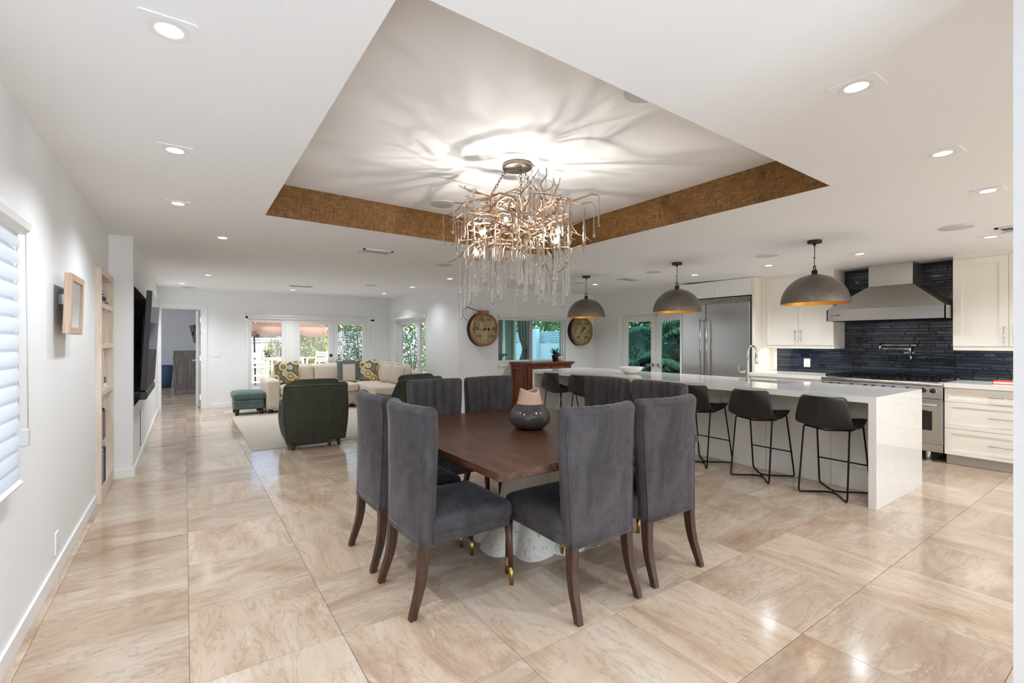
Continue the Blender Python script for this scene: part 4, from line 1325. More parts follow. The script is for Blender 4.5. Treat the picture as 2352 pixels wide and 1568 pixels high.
# ---- base cabinets and counters
t = thing('base_cabinet', 'cream cabinet between refrigerator and range', 'cabinet', (0, 0, 0))
MB().box(7.12, 7.80, 2.724, 3.685, .114, .860).build('body', M['cab'], t)
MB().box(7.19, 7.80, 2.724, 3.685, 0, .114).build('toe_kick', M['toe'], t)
for a, b_ in ((2.727, 3.20), (3.205, 3.682)):
    d = shaker(t, 7.12, a, b_, .70, .855, 'drawer', .035); pull(d, 7.1, (7.10, (a + b_) / 2 - .06, .78), (7.10, (a + b_) / 2 + .06, .78))
    d = shaker(t, 7.12, a, b_, .118, .695, 'door'); yy = b_ - .04 if a < 3 else a + .04
    pull(d, 7.1, (7.10, yy, .52), (7.10, yy, .65))
tag(MB().box(7.07, XK - .012, 2.722, 3.688, .862, .914).build('countertop', M['quartz'], None, .002), 'white quartz countertop left of the range', 'countertop')
t = thing('drawer_cabinet', 'cream three drawer cabinet right of the range', 'cabinet', (0, 0, 0))
MB().box(7.12, 7.80, .30, 1.524, .114, .860).build('body', M['cab'], t)
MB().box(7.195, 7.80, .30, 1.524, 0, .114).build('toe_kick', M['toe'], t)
for (z0, z1) in ((.704, .855), (.409, .700), (.116, .405)):
    d = shaker(t, 7.12, .474, 1.522, z0, z1, 'drawer', .05 if z1 - z0 > .2 else .035)
    zz = {.704: .777, .409: .556, .116: .262}[z0]
    pull(d, 7.1, (7.10, .83, zz), (7.10, 1.165, zz))
tag(MB().box(7.07, XK - .012, .30, 1.526, .862, .914).build('countertop', M['quartz'], None, .002), 'white quartz countertop right of the range', 'countertop')

# ---- wall cabinets
def wallcab(label, y0, y1, doors, ztop):
    t = thing('wall_cabinet', label, 'cabinet', (0, 0, 0))
    MB().box(7.45, XK - .012, y0, y1, 1.32, 2.325).build('body', M['cab'], t)
    MB().box(7.445, XK - .012, y0, y1, 2.325, ztop).build('crown_filler', M['cab'], t)
    MB().box(7.447, 7.467, y0, y1, 1.274, 1.32).box(7.467, XK - .012, y0, y0 + .018, 1.274, 1.32).box(7.467, XK - .012, y1 - .018, y1, 1.274, 1.32).build('light_rail', M['cab'], t)
    for (a, b_, hy) in doors:
        d = shaker(t, 7.45, a + .0015, b_ - .0015, 1.323, 2.322, 'door', .07)
        pull(d, 7.43, (7.43, hy, 1.372), (7.43, hy, 1.53))
    L = bpy.data.lights.new('undercabinet', 'AREA'); L.shape = 'RECTANGLE'; L.size = .05; L.size_y = (y1 - y0) * .85; L.energy = 1.3; L.color = (1, .93, .84)
    MB().box(7.53, 7.58, y0 + .06, y1 - .06, 1.300, 1.316).build('light_strip', M['white'], t)
    link('strip_light', L, t, (7.555, (y0 + y1) / 2, 1.296))
wallcab('cream two door wall cabinet left of the range hood', 2.72, 3.688, [(2.72, 3.162, 3.125), (3.162, 3.60, 3.20)], 2.37)
MBf = None
wallcab('cream wall cabinet right of the range hood', .30, 1.522, [(1.079, 1.522, 1.115), (.63, 1.079, 1.04), (.30, .63, .6)], 2.37)

# ---- range
t = thing('kitchen_range', 'wide stainless gas range with black grates and dark knobs', 'range', (0, 0, 0))
R0, R1 = 1.531, 2.717
MB().box(7.10, 7.79, R0, R1, .12, .888).build('body', M['steel'], t)
MB().box(7.08, 7.79, R0, R1, .886, .905).build('cooktop', M['steel'], t, .003)
m = MB(); m.prism([(7.12, .862), (7.065, .866), (7.045, .885), (7.055, .905), (7.08, .914), (7.12, .914)], R0 - .004, R1 + .004, 'y', True)
m.build('bullnose', M['steel'], t, fixn=True)
m = MB(); m.prism([(7.12, .715), (7.085, .715), (7.072, .73), (7.082, .862), (7.12, .862)], R0, R1, 'y'); m.build('control_panel', M['steel'], t, fixn=True)
MB().box(7.07, 7.12, R0, R1, .700, .716).build('panel_lip', M['steel'], t)
for k, yy in enumerate((2.616, 2.525, 2.39, 2.248, 2.164, 2.065, 1.973, 1.835, 1.698, 1.612)):
    z_ = .812; rx = RY(-PI / 2)
    o = MB().lathe([(.001, 0), (.030, 0), (.032, .003), (.026, .010)], 24, (7.078, yy, z_), rx, cap=False).build('knob_bezel', M['chrome'], t)
    MB().lathe([(.024, .008), (.025, .016), (.021, .040), (.012, .044), (.001, .044)], 20, (7.078, yy, z_), rx, cap=False).build('knob', M['black'], o)
for (a, b_, wy) in ((R0 + .005, 1.985, .0), (1.995, R1 - .005, 0)):
    d = MB().box(7.075, 7.12, a, b_, .225, .690).build('oven_door', M['steel'], t, .004)
    MB().box(7.066, 7.076, a + .085, b_ - .085, .36, .585).build('oven_window', plain('oven_glass', lin(22, 20, 20), .06), d, .004)
    MB().cyl((7.03, a + .03, .655), (7.03, b_ - .03, .655), .013, n=14).cyl((7.075, a + .05, .655), (7.03, a + .05, .655), .009, n=10).cyl((7.075, b_ - .05, .655), (7.03, b_ - .05, .655), .009, n=10).build('oven_handle', M['steel'], d)
MB().box(7.085, 7.12, R0, R1, .118, .205).build('kick_panel', M['steel'], t, .003)
for yy in (R0 + .14, R1 - .14): MB().lathe([(.001, 0), (.04, 0), (.04, .012), (.028, .014), (.028, .12)], 18, (7.16, yy, 0), cap=False).build('foot', M['steel'], t)
for yy in (R0 + .14, R1 - .14): MB().lathe([(.001, 0), (.04, 0), (.04, .012), (.028, .014), (.028, .12)], 18, (7.68, yy, 0), cap=False).build('foot', M['steel'], t)
ng = 4
for k in range(ng):
    a = R0 + .02 + (R1 - R0 - .04) * k / ng; b_ = R0 + .02 + (R1 - R0 - .04) * (k + 1) / ng - .006
    g = MB()
    for x0 in (7.10, 7.42, 7.735): g.box(x0, x0 + .016, a, b_, .925, .945)
    for q in range(5):
        yy = a + (b_ - a - .014) * q / 4; g.box(7.10, 7.75, yy, yy + .014, .930, .948)
    for x0 in (7.11, 7.73):
        for yy in (a + .005, b_ - .02): g.box(x0, x0 + .015, yy, yy + .015, .905, .93)
    gr = g.build('grate', M['castiron'], t)
    for x0 in (7.27, 7.58): MB().lathe([(.001, .904), (.055, .904), (.055, .914), (.035, .916), (.035, .924), (.001, .924)], 20, (x0, (a + b_) / 2, 0), cap=False).build('burner', M['castiron'], t)
MB().box(7.745, 7.79, R0, R1, .905, .935).build('back_trim', M['steel'], t)

# ---- range hood
t = thing('range_hood', 'wide stainless chimney range hood', 'range hood', (0, 0, 0))
XF = 7.20; H0, H1 = 1.648, 1.797; A0, A1, C0, C1 = 1.534, 2.716, 1.885, 2.33; XB_ = XK - .013
m = MB()
ob = [(XF, A0), (XB_, A0), (XB_, A1), (XF, A1)]; tp = [(7.45, C0), (XB_, C0), (XB_, C1), (7.45, C1)]
m.add([(x, y, H1) for x, y in ob] + [(x, y, 2.092) for x, y in tp], [(0, 1, 5, 4), (1, 2, 6, 5), (2, 3, 7, 6), (3, 0, 4, 7)])
m.build('hood_slope', M['steel'], t, fixn=True)
MB().box(XF, XF + .012, A0, A1, H0, H1).box(XF, XB_, A0, A0 + .012, H0, H1).box(XF, XB_, A1 - .012, A1, H0, H1).build('hood_band', M['steel'], t)
MB().box(XF + .012, XB_, A0 + .012, A1 - .012, H0 + .03, H0 + .04).build('filter_tray', M['castiron'], t)
MB().box(7.45, XB_, C0, C1, 2.092, 2.385).build('chimney', M['steel'], t)
lg = MB()
for k, (w, h) in enumerate(((.016, .010), (.004, .020), (.016, .004), (.004, .020), (.014, .018), (.012, .006), (.014, .018))): 
    lg.box(XF - .0015, XF, 2.655 - .0135 * k - w * .42, 2.655 - .0135 * k + w * .42, 1.722 - h / 2, 1.722 + h / 2)
lg.build('badge', M['black'], t)

# ---- pot filler
t = thing('pot_filler', 'chrome folding pot filler on the tile above the range', 'faucet', (XK - .012, 1.99, 1.235))
MB().lathe([(.001, 0), (.030, 0), (.030, .008), (.014, .012), (.013, .05)], 18, (0, 0, 0), RY(-PI / 2), cap=False).build('wall_flange', M['chrome'], t)
MB().cyl((-.05, 0, -.02), (-.05, 0, .10), .012, n=12).cyl((-.05, .0, 0), (-.05, .03, -.01), .010, n=10).build('pivot', M['chrome'], t)
MB().cyl((-.05, -.05, .095), (-.05, .31, .095), .008, n=10).build('upper_arm', M['chrome'], t)
MB().cyl((-.05, 0, .045), (-.05, .31, .045), .008, n=10).build('lower_arm', M['chrome'], t)
MB().cyl((-.05, .31, .03), (-.05, .31, .115), .012, n=12).build('joint', M['chrome'], t); MB().cyl((-.05, -.05, .075), (-.05, -.05, .11), .010, n=10).build('joint', M['chrome'], t)
MB().tube([(-.05, 0, -.02), (-.055, -.01, -.06), (-.055, -.01, -.10)], .009, 10).build('spout', M['chrome'], t)
MB().obox((-.065, .03, -.005), (.016, .055, .012)).build('lever', M['chrome'], t, .003)
# ---- counter objects at the right edge
t = thing('book', 'red book lying on the counter right of the range', 'book', (7.40, 1.02, .914))
MB().box(-.11, .11, -.16, .16, 0, .005).box(-.11, .11, -.16, .16, .030, .035).box(-.11, .11, .155, .16, 0, .035).build('cover', M['red'], t, .001)
MB().box(-.105, .105, -.155, .155, .005, .030).build('pages', M['paper'], t)
ttl = MB()
for k in range(5): ttl.box(-.1115, -.11, -.01 - .028 * k, .010 - .028 * k, .010, .024)
ttl.build('spine_title', M['paper'], t)
t = thing('jug', 'white jug with lime green handles at the right counter end', 'jug', (7.60, .985, .914))
MB().lathe([(.001, 0), (.045, 0), (.05, .02), (.05, .14), (.036, .18), (.022, .20), (.024, .23), (.026, .24)], 24, cap=False).build('body', M['ceramic'], t)
MB().tube([(0, .045, .15), (0, .075, .17), (0, .08, .22), (0, .05, .25), (0, .02, .235)], .006, 8).tube([(0, .045, .05), (0, .085, .045), (0, .09, .02), (0, .05, .012)], .006, 8).build('handle', M['limeg'], t)
MB().lathe([(.051, .06), (.052, .06), (.052, .11), (.051, .11)], 24, cap=False).build('band', M['limeg'], t)

# ================================================================== gauges
def text_mesh(s, size):
    cu = bpy.data.curves.new('numeral', 'FONT'); cu.body = s; cu.size = size; cu.align_x = 'CENTER'; cu.align_y = 'CENTER'; cu.extrude = .0008
    o = bpy.data.objects.new('numeral_tmp', cu); COL.objects.link(o)
    dg = bpy.context.evaluated_depsgraph_get()
    me = bpy.data.meshes.new_from_object(o.evaluated_get(dg)); bpy.data.objects.remove(o); bpy.data.curves.remove(cu)
    me.materials.append(M['ink']); return me
def gauge(x, label, nums, needle, clamp):
    t = thing('wall_gauge', label, 'gauge', (x, YG, 1.608), 0, 'vintage round gauges on the white wall')
    Mx = RX(PI / 2)        # lathe axis towards -y
    R = .325
    MB().lathe([(.001, 0), (R, 0), (R, .012), (R - .01, .02), (R - .01, .10), (R - .004, .11)], 64, (0, 0, 0), Mx, cap=False).build('drum', M['drumb'], t)
    MB().lathe([(R - .004, .108), (R - .002, .12), (R - .012, .148), (R - .03, .155), (R - .045, .148), (R - .05, .125)], 64, (0, 0, 0), Mx, cap=False).build('rim', M['copper'], t)
    MB().lathe([(.0005, .124), (R - .048, .124)], 64, (0, 0, 0), Mx, cap=False).build('dial', M['dial'], t)
    for (s, a) in nums:
        r = .195
        o = link('numeral', text_mesh(s, .085), t, (r * math.cos(a), -.1255, r * math.sin(a)), (PI / 2, 0, 0))
    tk = MB()
    for k in range(55):
        a = math.radians(-45 + 270 * k / 54); r0 = .238 if k % 5 else .228
        tk.obox((r0 * math.cos(a) + .01 * math.cos(a), -.1255, r0 * math.sin(a) + .01 * math.sin(a)), (.02 if k % 5 else .03, .001, .003), RY(-a))
    tk.build('scale_marks', M['ink'], t)
    ca, sa = math.cos(needle), math.sin(needle)
    MB().obox((ca * .06, -.130, sa * .06), (.30, .002, .007), RY(-needle)).build('needle', M['ink'], t)
    MB().lathe([(.001, .126), (.022, .126), (.022, .134), (.001, .136)], 20, (-ca * .0, 0, -sa * .0), Mx, cap=False).lathe([(.001, .127), (.026, .127), (.026, .133), (.001, .133)], 20, (-ca * .085, 0, -sa * .085), Mx, cap=False).build('needle_hub', M['ink'], t)
    if clamp:
        MB().box(-.085, .085, -.155, -.03, R - .02, R + .035).build('hanging_bracket', M['copper'], t, .004)
        MB().cyl((-.37, -.012, .43), (-.05, -.06, R + .01), .006, n=8).build('stay_rod', M['blackm'], t)
        MB().sphere((-.375, -.012, .435), .022, 12, 8).build('stay_knob', M['black'], t)
        MB().tube([(-.385, -.006, .42), (-.42, -.006, .36), (-.42, -.006, .28), (-.37, -.006, .2), (-.30, -.01, .17)], .003, 6).build('capillary', M['chain'], t)
    for a in (2.3, 3.3, 4.3): MB().lathe([(.001, 0), (.010, 0), (.008, .006), (.001, .006)], 10, ((R + .0) * math.cos(a) * .985, -.014, (R + .0) * math.sin(a) * .985), Mx, cap=False).build('bolt', M['chain'], t)
d_ = math.radians
gauge(4.765, 'round copper rimmed gauge reading 100 to 150, left of the window', [('100', d_(222)), ('110', d_(176)), ('120', d_(113)), ('130', d_(67)), ('140', d_(4)), ('150', d_(-42))], PI, True)
gauge(7.335, 'round copper rimmed gauge reading 50 to 200, under the farthest pendant', [('50', d_(228)), ('100', d_(128)), ('150', d_(52)), ('200', d_(-48))], d_(230), False)

# ================================================================== buffet with plants
t = thing('buffet_cabinet', 'cherry wood buffet cabinet under the window', 'cabinet', (0, 0, 0))
bx0, bx1, by0, by1 = 5.47, 6.56, 7.04, 7.595
MB().box(bx0, bx1, by0, by1, .06, .925).build('body', M['buffet'], t)
MB().box(bx0 - .03, bx1 + .03, by0 - .03, by1, 0, .075).build('plinth', M['buffet'], t, .008)
MB().prism([(by0 - .035, .922), (by0 - .02, .905), (by0, .90), (by1, .90), (by1, .945), (by0 - .05, .945), (by0 - .05, .935)], bx0 - .04, bx1 + .04, 'x').build('cornice', M['buffet'], t, fixn=True)
MB().box(bx0 - .06, bx1 + .06, by0 - .065, by1, .945, .97).build('top', M['buffet'], t, .006)
def rpanel(parent, face, a0, a1, z0, z1, name):
    m = MB(); w = .06
    def B(u0, u1, v0, v1, d0, d1):
        if face == 'x': m.box(bx0 - d1, bx0 - d0, u0, u1, v0, v1)
        else: m.box(u0, u1, by0 - d1, by0 - d0, v0, v1)
    B(a0, a1, z0, z1, 0, .006); B(a0, a0 + w, z0, z1, .006, .022); B(a1 - w, a1, z0, z1, .006, .022); B(a0 + w, a1 - w, z1 - w, z1, .006, .022); B(a0 + w, a1 - w, z0, z0 + w, .006, .022)
    B(a0 + w + .03, a1 - w - .03, z0 + w + .03, z1 - w - .03, .006, .015)
    return m.build(name, M['buffet'], parent, .003, 1)
rpanel(t, 'x', by0 + .05, by1 - .04, .10, .88, 'side_panel')
for k in range(2):
    a = bx0 + .06 + k * .50; b_ = a + .47
    d = rpanel(t, 'y', a, b_, .10, .72, 'door'); MB().sphere((b_ - .03 if k == 0 else a + .03, by0 - .03, .45), .012, 10, 8).build('knob', M['brass'], d)
    d = MB().box(a, b_, by0 - .018, by0, .75, .885).build('drawer', M['buffet'], t, .005); MB().sphere(((a + b_) / 2, by0 - .026, .815), .012, 10, 8).build('knob', M['brass'], d)
for x0 in (bx0, bx1 - .05): MB().box(x0, x0 + .05, by0 - .022, by0, .06, .91).build('pilaster', M['buffet'], t, .003)
rp = random.Random(3)
def blades(m, c, n, L, w, spread, rr, droop=.6, seg=5):
    for k in range(n):
        a = rr.uniform(0, 2 * PI); l = L * rr.uniform(.6, 1.1); sp = spread * rr.uniform(.4, 1.1)
        d = Vector((math.cos(a), math.sin(a), 0)); s = Vector((-d.y, d.x, 0)); vs = []
        for i in range(seg + 1):
            tt = i / seg
            p = Vector(c) + d * sp * tt * l + Vector((0, 0, l * (tt - droop * sp * tt * tt)))
            ww = w * math.sin(PI * (.15 + .85 * tt) ** .8) * .5 + .0004
            vs += [p - s * ww, p + s * ww]
        m.add(vs, [(2 * i, 2 * i + 1, 2 * i + 3, 2 * i + 2) for i in range(seg)], True)
    return m
t = thing('potted_plant', 'spiky houseplant in a dark pot on the buffet', 'plant', (6.30, 7.22, .97))
MB().lathe([(.001, 0), (.05, 0), (.07, .11), (.075, .13), (.066, .13), (.06, .11), (.001, .11)], 24, cap=False).build('pot', M['plantpot'], t)
blades(MB(), (0, 0, .10), 26, .27, .026, .75, rp, .7).build('leaves', M['leafd'], t)
t = thing('potted_plant', 'small trailing plant in a pale pot at the right end of the buffet', 'plant', (6.47, 7.30, .97))
MB().lathe([(.001, 0), (.045, 0), (.06, .08), (.063, .10), (.055, .10), (.05, .08), (.001, .08)], 24, cap=False).build('pot', M['ceramic'], t)
blades(MB(), (0, 0, .09), 22, .18, .036, .95, rp, 1.0).build('leaves', M['leafm'], t)

# ================================================================== left wall
t = thing('window_blind', 'pale banded fabric blind over the left window', 'blind', (0, 0, 0))
y0, y1 = .80, 2.845
m = MB(); pr = [(XW + .002, 1.845), (XW + .045, 1.845), (XW + .062, 1.862), (XW + .068, 1.89), (XW + .06, 1.92), (XW + .04, 1.94), (XW + .002, 1.94)]
m.prism(pr, y0, y1, 'y').build('headrail', M['trim'], t, fixn=True)
MB().prism([(a, b) for a, b in pr], y1, y1 + .004, 'y').build('end_cap', M['grille'], t, fixn=True)
def vane(z):
    def f(u, v):
        a = -1 + 2 * v
        return (XW + .022 + .010 * math.cos(a * 1.4) - .010 * a, y0 + (y1 - .02 - y0) * u, z + .040 * a)
    return MB().grid(f, 2, 10)
vm = vane(0).mesh('vane'); vm.materials.append(M['blind'])
for k in range(15): link('vane', vm, t, (0, 0, .815 + .0715 * k))
MB().box(XW + .012, XW + .013, y0, y1 - .02, .77, 1.86).build('backing_sheer', M['sheer'], t)
m = MB(); m.prism([(XW + .008, .755), (XW + .04, .752), (XW + .046, .765), (XW + .03, .782), (XW + .008, .782)], y0, y1 - .018, 'y'); m.build('bottom_rail', M['trim'], t, fixn=True)
MB().tube([(XW + .05, y1 - .004, 1.86), (XW + .05, y1 + .03, .98)], .0028, 6).tube([(XW + .02, y1 - .0, 1.86), (XW + .02, y1 + .03, .98)], .0028, 6).build('cord_loop', M['grille'], t)
MB().box(XW, XW + .055, y1 + .012, y1 + .05, .91, .99).build('cord_tensioner', M['grille'], t, .008)
t = thing('wall_mirror', 'small pale oak framed mirror tilted on the left wall', 'mirror', (0, 0, 0))
ym0, ym1, zm0, zm1 = 3.60, 4.00, 1.42, 1.775
Tm = Matrix.Translation((XW + .055, 0, zm0)) @ RY(.03).to_4x4()
def tbox(m, x0, x1, ya, yb, za, zb):
    b = len(m.v); m.box(x0, x1, ya, yb, za, zb)
    for i in range(b, len(m.v)): m.v[i] = tuple(Tm @ Vector(m.v[i]))
hh = zm1 - zm0; w = .042
for (ya, yb, za, zb) in ((ym0, ym0 + w, 0, hh), (ym1 - w, ym1, 0, hh), (ym0 + w, ym1 - w, hh - w, hh), (ym0 + w, ym1 - w, 0, w)):
    m = MB(); tbox(m, -.012, .022, ya, yb, za, zb); m.build('frame_rail', M['frame'], t, .004)
m = MB(); tbox(m, .010, .014, ym0 + w - .004, ym1 - w + .004, w - .004, hh - w + .004); m.build('mirror_glass', M['mirror'], t)
m = MB(); m.box(XW, XW + .03, 3.76, 3.84, 1.60, 1.66); m.build('hanger', M['chrome'], t)

# ---- shelf niche unit
t = thing('built_in_bookshelf', 'pale limed oak shelf niche built into the left wall', 'bookshelf', (0, 0, 0))
xf, xb = -.588, -.86
s0, s1, z0, z1 = SHELF
MB().box(xb, xf, s0 - .01, s0 + .022, .0, z1 + .02).build('side', M['shelfwood'], t, .002)
MB().box(xb, xf, s1 - .022, s1 + .008, .0, z1 + .02).build('side', M['shelfwood'], t, .002)
MB().box(xb, xf, s0 + .022, s1 - .022, z1 - .03, z1 + .02).build('top', M['shelfwood'], t, .002)
MB().box(xb - .01, xb, s0, s1, 0, z1).build('back', M['shelfwood'], t)
MB().box(xb, xf - .004, s0 + .022, s1 - .022, 0, .12).build('plinth', M['shelfwood'], t, .002)
for zz in (1.67, 1.315, .905): MB().box(xb, xf - .004, s0 + .022, s1 - .022, zz, zz + .045).build('shelf', M['shelfwood'], t, .002)
MB().box(xb, xf - .02, s0 + .022, s0 + .40, .47, .51).build('shelf', M['shelfwood'], t, .002)
for (yy, za, zb) in ((s0 + .50, 1.36, 1.67), (s0 + .28, .95, 1.315), (s0 + .40, .12, .905)): MB().box(xb, xf - .02, yy, yy + .025, za, zb).build('divider', M['shelfwood'], t, .001)
def book(label, at, size, col, flat=False, rz=0, group=None):
    o = thing('book', label, 'book', at, rz, group)
    w, d, h = size          # thickness along y, depth along x, height
    c = MB()
    if flat:
        c.box(-d, 0, -w / 2, w / 2, 0, .003).box(-d, 0, -w / 2, w / 2, h - .003, h).box(-.003, 0, -w / 2, w / 2, 0, h)
        p = MB().box(-d + .004, -.003, -w / 2 + .003, w / 2 - .003, .003, h - .003)
    else:
        c.box(-d, 0, -w / 2, -w / 2 + .003, 0, h).box(-d, 0, w / 2 - .003, w / 2, 0, h).box(-.003, 0, -w / 2, w / 2, 0, h)
        p = MB().box(-d + .004, -.003, -w / 2 + .003, w / 2 - .003, .003, h - .004)
    c.build('cover', plain('book_cover', lin(*col), .6), o); p.build('pages', M['paper'], o)
zz = 1.715
for (lab, col, h, w, off) in (('grey book at the bottom of the top shelf stack', (128, 134, 146), .030, .26, .0), ('dark blue book, second in the top shelf stack', (62, 70, 92), .026, .25, .01), ('white book, third in the top shelf stack', (206, 206, 206), .022, .24, -.005), ('pale grey book on top of the top shelf stack', (176, 180, 186), .030, .22, .0)):
    book(lab, (-.600 + off, s0 + .17, zz), (w, .19, h), col, True); zz += h
book('red book lying at the end of the top shelf', (-.600, s0 + .43, 1.715), (.20, .18, .022), (178, 52, 58), True)
cols = [(70, 64, 66), (206, 200, 190), (150, 96, 118), (176, 150, 160), (92, 100, 110)]
nm = ['charcoal', 'cream', 'plum', 'pink', 'slate']
yy = s0 + .045
for k in range(8):
    book('%s book, number %s from the near side on the fourth shelf' % (nm[k % 5], 'one two three four five six seven eight'.split()[k]), (-.598, yy + .018, .512), (.034, .19, .235 + .012 * ((k * 7) % 4)), cols[k % 5]); yy += .037
cols = [(40, 44, 48), (64, 98, 122), (120, 146, 160), (196, 204, 206), (62, 70, 92), (84, 66, 74)]
nm = ['black', 'blue', 'light blue', 'pale grey', 'navy', 'brown']
yy = s0 + .045
for k in range(8):
    book('%s book, number %s from the near side on the bottom shelf' % (nm[k % 6], 'one two three four five six seven eight'.split()[k]), (-.598, yy + .018, .122), (.034, .20, .27 + .012 * ((k * 5) % 4)), cols[k % 6]); yy += .037
t = thing('trinket_box', 'small dark box with a white base on the middle shelf', 'box', (-.66, s0 + .45, .951))
MB().box(-.05, .05, -.06, .06, 0, .04).build('base', M['white'], t, .004); MB().box(-.045, .045, -.055, .055, .04, .095).build('lid', M['slate'], t, .004)

# ---- television and sound bar
t = thing('television', 'large black flat television tilted out of its wall niche', 'television', (-.35, 6.85, .866))
tilt = math.atan2(.055, 1.04)
Tt = RY(tilt)
m = MB(); b = len(m.v); m.box(-.035, .012, -.85, .85, 0, 1.04); m.v[:] = [tuple(Tt @ Vector(p)) for p in m.v]; m.build('casing', M['black'], t, .003)
m = MB(); m.box(.012, .014, -.842, .842, .012, 1.032); m.v[:] = [tuple(Tt @ Vector(p)) for p in m.v]; m.build('screen', M['screen'], t)
m = MB(); m.box(-.09, -.03, -.35, .35, .2, .8); m.v[:] = [tuple(Tt @ Vector(p)) for p in m.v]; m.build('back_hump', M['black'], t, .01)
MB().box(-.375, -.345, -.3, .3, .25, .75).bar((-.35, 0, .5), (-.08, .15, .5), .05, .12).bar((-.35, -.2, .5), (-.08, -.1, .5), .05, .12).build('wall_bracket', M['blackm'], t)
t = thing('sound_bar', 'long black sound bar hanging under the television', 'sound bar', (-.36, 6.80, .775))
MB().box(-.03, .028, -.80, .80, 0, .082).build('body', M['black'], t, .008)
MB().box(.026, .031, -.77, .77, .008, .072).build('grille', M['castiron'], t)
MB().box(-.20, -.03, -.06, -.02, .05, .062).box(-.20, -.03, .02, .06, .05, .062).box(-.38, -.19, -.10, .10, .0, .09).build('bracket', M['blackm'], t)
m = MB()
for k in range(3): m.tube([(-.68 + .03 * k, 6.16 + .05 * k, .72), (-.6, 6.25, .78), (-.5, 6.22 + .03 * k, .71), (-.47, 6.4, .76 + .03 * k), (-.60, 6.6, .85)], .004, 6)
tag(m.build('cables', M['black'], None), 'black cables lying in the bottom of the television niche', 'cable')
# ================================================================== living area
tag(MB().box(.70, 3.35, 6.54, 10.08, .0, .008).build('rug', M['rug'], None, .004), 'pale woven rug under the living room seating', 'rug')

def club_chair(label):
    """curved back club chair, facing local +y"""
    t = thing('armchair', label, 'armchair', (0, 0, 0), 0, 'green barrel armchairs')
    W = .385
    def plan(s):            # outer plan curve: back in the middle, arms at both ends (s in -1..1)
        a = abs(s)
        if a < .5:
            q = a / .5; x = W * (q ** .92); y = -.375 + .055 * q ** 2.4
        else:
            q = (a - .5) / .5; x = W - .01 * q; y = -.32 + .68 * q
        return (math.copysign(x, s) if s else 0, y)
    def top(s):
        a = abs(s)
        if a < .5: return .835 + .01 * math.cos(a * PI)
        q = (a - .5) / .5
        k = min(1, q / .42); k = k * k * (3 - 2 * k)
        return .835 - .265 * k
    N = 64; cols = []
    for i in range(N + 1):
        s = -1 + 2 * i / N
        x, y = plan(s); x1, y1 = plan(min(1, s + .01)); x0, y0 = plan(max(-1, s - .01))
        tx, ty = x1 - x0, y1 - y0; L = math.hypot(tx, ty) or 1; nx, ny = -ty / L, tx / L     # inward
        zt = top(s); th = .085
        pr = []
        for j in range(9):
            v = j / 8; bul = -.018 * math.sin(PI * min(1, v * 1.1)) - .0
            taper = .03 * (1 - v) ** 2
            pr.append((x + nx * (bul + taper), y + ny * (bul + taper), .09 + (zt - .03 - .09) * v))
        for j in range(1, 6):
            a = PI * j / 6
            pr.append((x + nx * (th / 2 - th / 2 * math.cos(a)), y + ny * (th / 2 - th / 2 * math.cos(a)), zt - .03 + .03 * math.sin(a)))
        for j in range(5): pr.append((x + nx * th, y + ny * th, zt - .03 - (zt - .03 - .25) * j / 4))
        cols.append(pr)
    n = len(cols[0]); m = MB()
    m.add([p for c in cols for p in c], [(i * n + j, i * n + j + 1, (i + 1) * n + j + 1, (i + 1) * n + j) for i in range(N) for j in range(n - 1)], True)
    for i in (0, N):
        c0 = i * n; m.f.append(tuple(c0 + j for j in range(n)) if i else tuple(c0 + j for j in range(n))[::-1]); m.sm.append(False)
    m.build('shell', M['green'], t, fixn=True)
    p = MB(); p.tube([(plan(s / 40)[0] * 1.004, plan(s / 40)[1] - (.004 if abs(s) < 20 else 0), top(s / 40) - .028) for s in range(-40, 41)], .006, 6); p.build('piping', M['teal'], t)
    MB().cushion((0, .03, .23), (.62, .62, .28), .02, (0, 0, 0), 8).build('base', M['green'], t)
    MB().cushion((0, .06, .43), (.59, .62, .16), .05, (.005, .01, .02), 10).build('seat_cushion', M['green'], t)
    MB().cushion((0, -.20, .66), (.60, .17, .42), .06, (.0, .03, .01), 10, RX(-.14)).build('back_cushion', M['green'], t)
    for sx in (-1, 1):
        for yy in (-.27, .28): MB().tube([(sx * .27, yy, .10), (sx * .28, yy * 1.04, 0)], [.028, .018], 4).build('foot', M['footwood'], t)
    return t
c1 = club_chair('dark green barrel armchair seen from behind at the rug edge'); c1.location = (1.425, 6.55, .008); c1.rotation_euler = (0, 0, -.05)
dup(c1, (2.86, 6.66, .008), .21, 'dark green armchair behind the far dining chairs, its sloping arm showing')

t = thing('ottoman', 'teal leather ottoman at the left end of the sofa', 'ottoman', (1.0, 10.02, .008))
MB().cushion((0, 0, .195), (.50, .58, .19), .02, (0, 0, 0), 8).build('base', M['teal'], t)
MB().cushion((0, 0, .35), (.54, .62, .14), .05, (.004, .004, .02), 12).build('top_cushion', M['teal'], t)
MB().tube([(x, y, .225) for x, y in ((-.252, -.292), (.252, -.292), (.252, .292), (-.252, .292), (-.252, -.292))], .005, 6).build('piping', M['teal'], t)
for sx in (-1, 1):
    for sy in (-1, 1): MB().tube([(sx * .20, sy * .24, .11), (sx * .205, sy * .245, 0)], [.036, .03], 4).build('foot', M['footwood'], t)

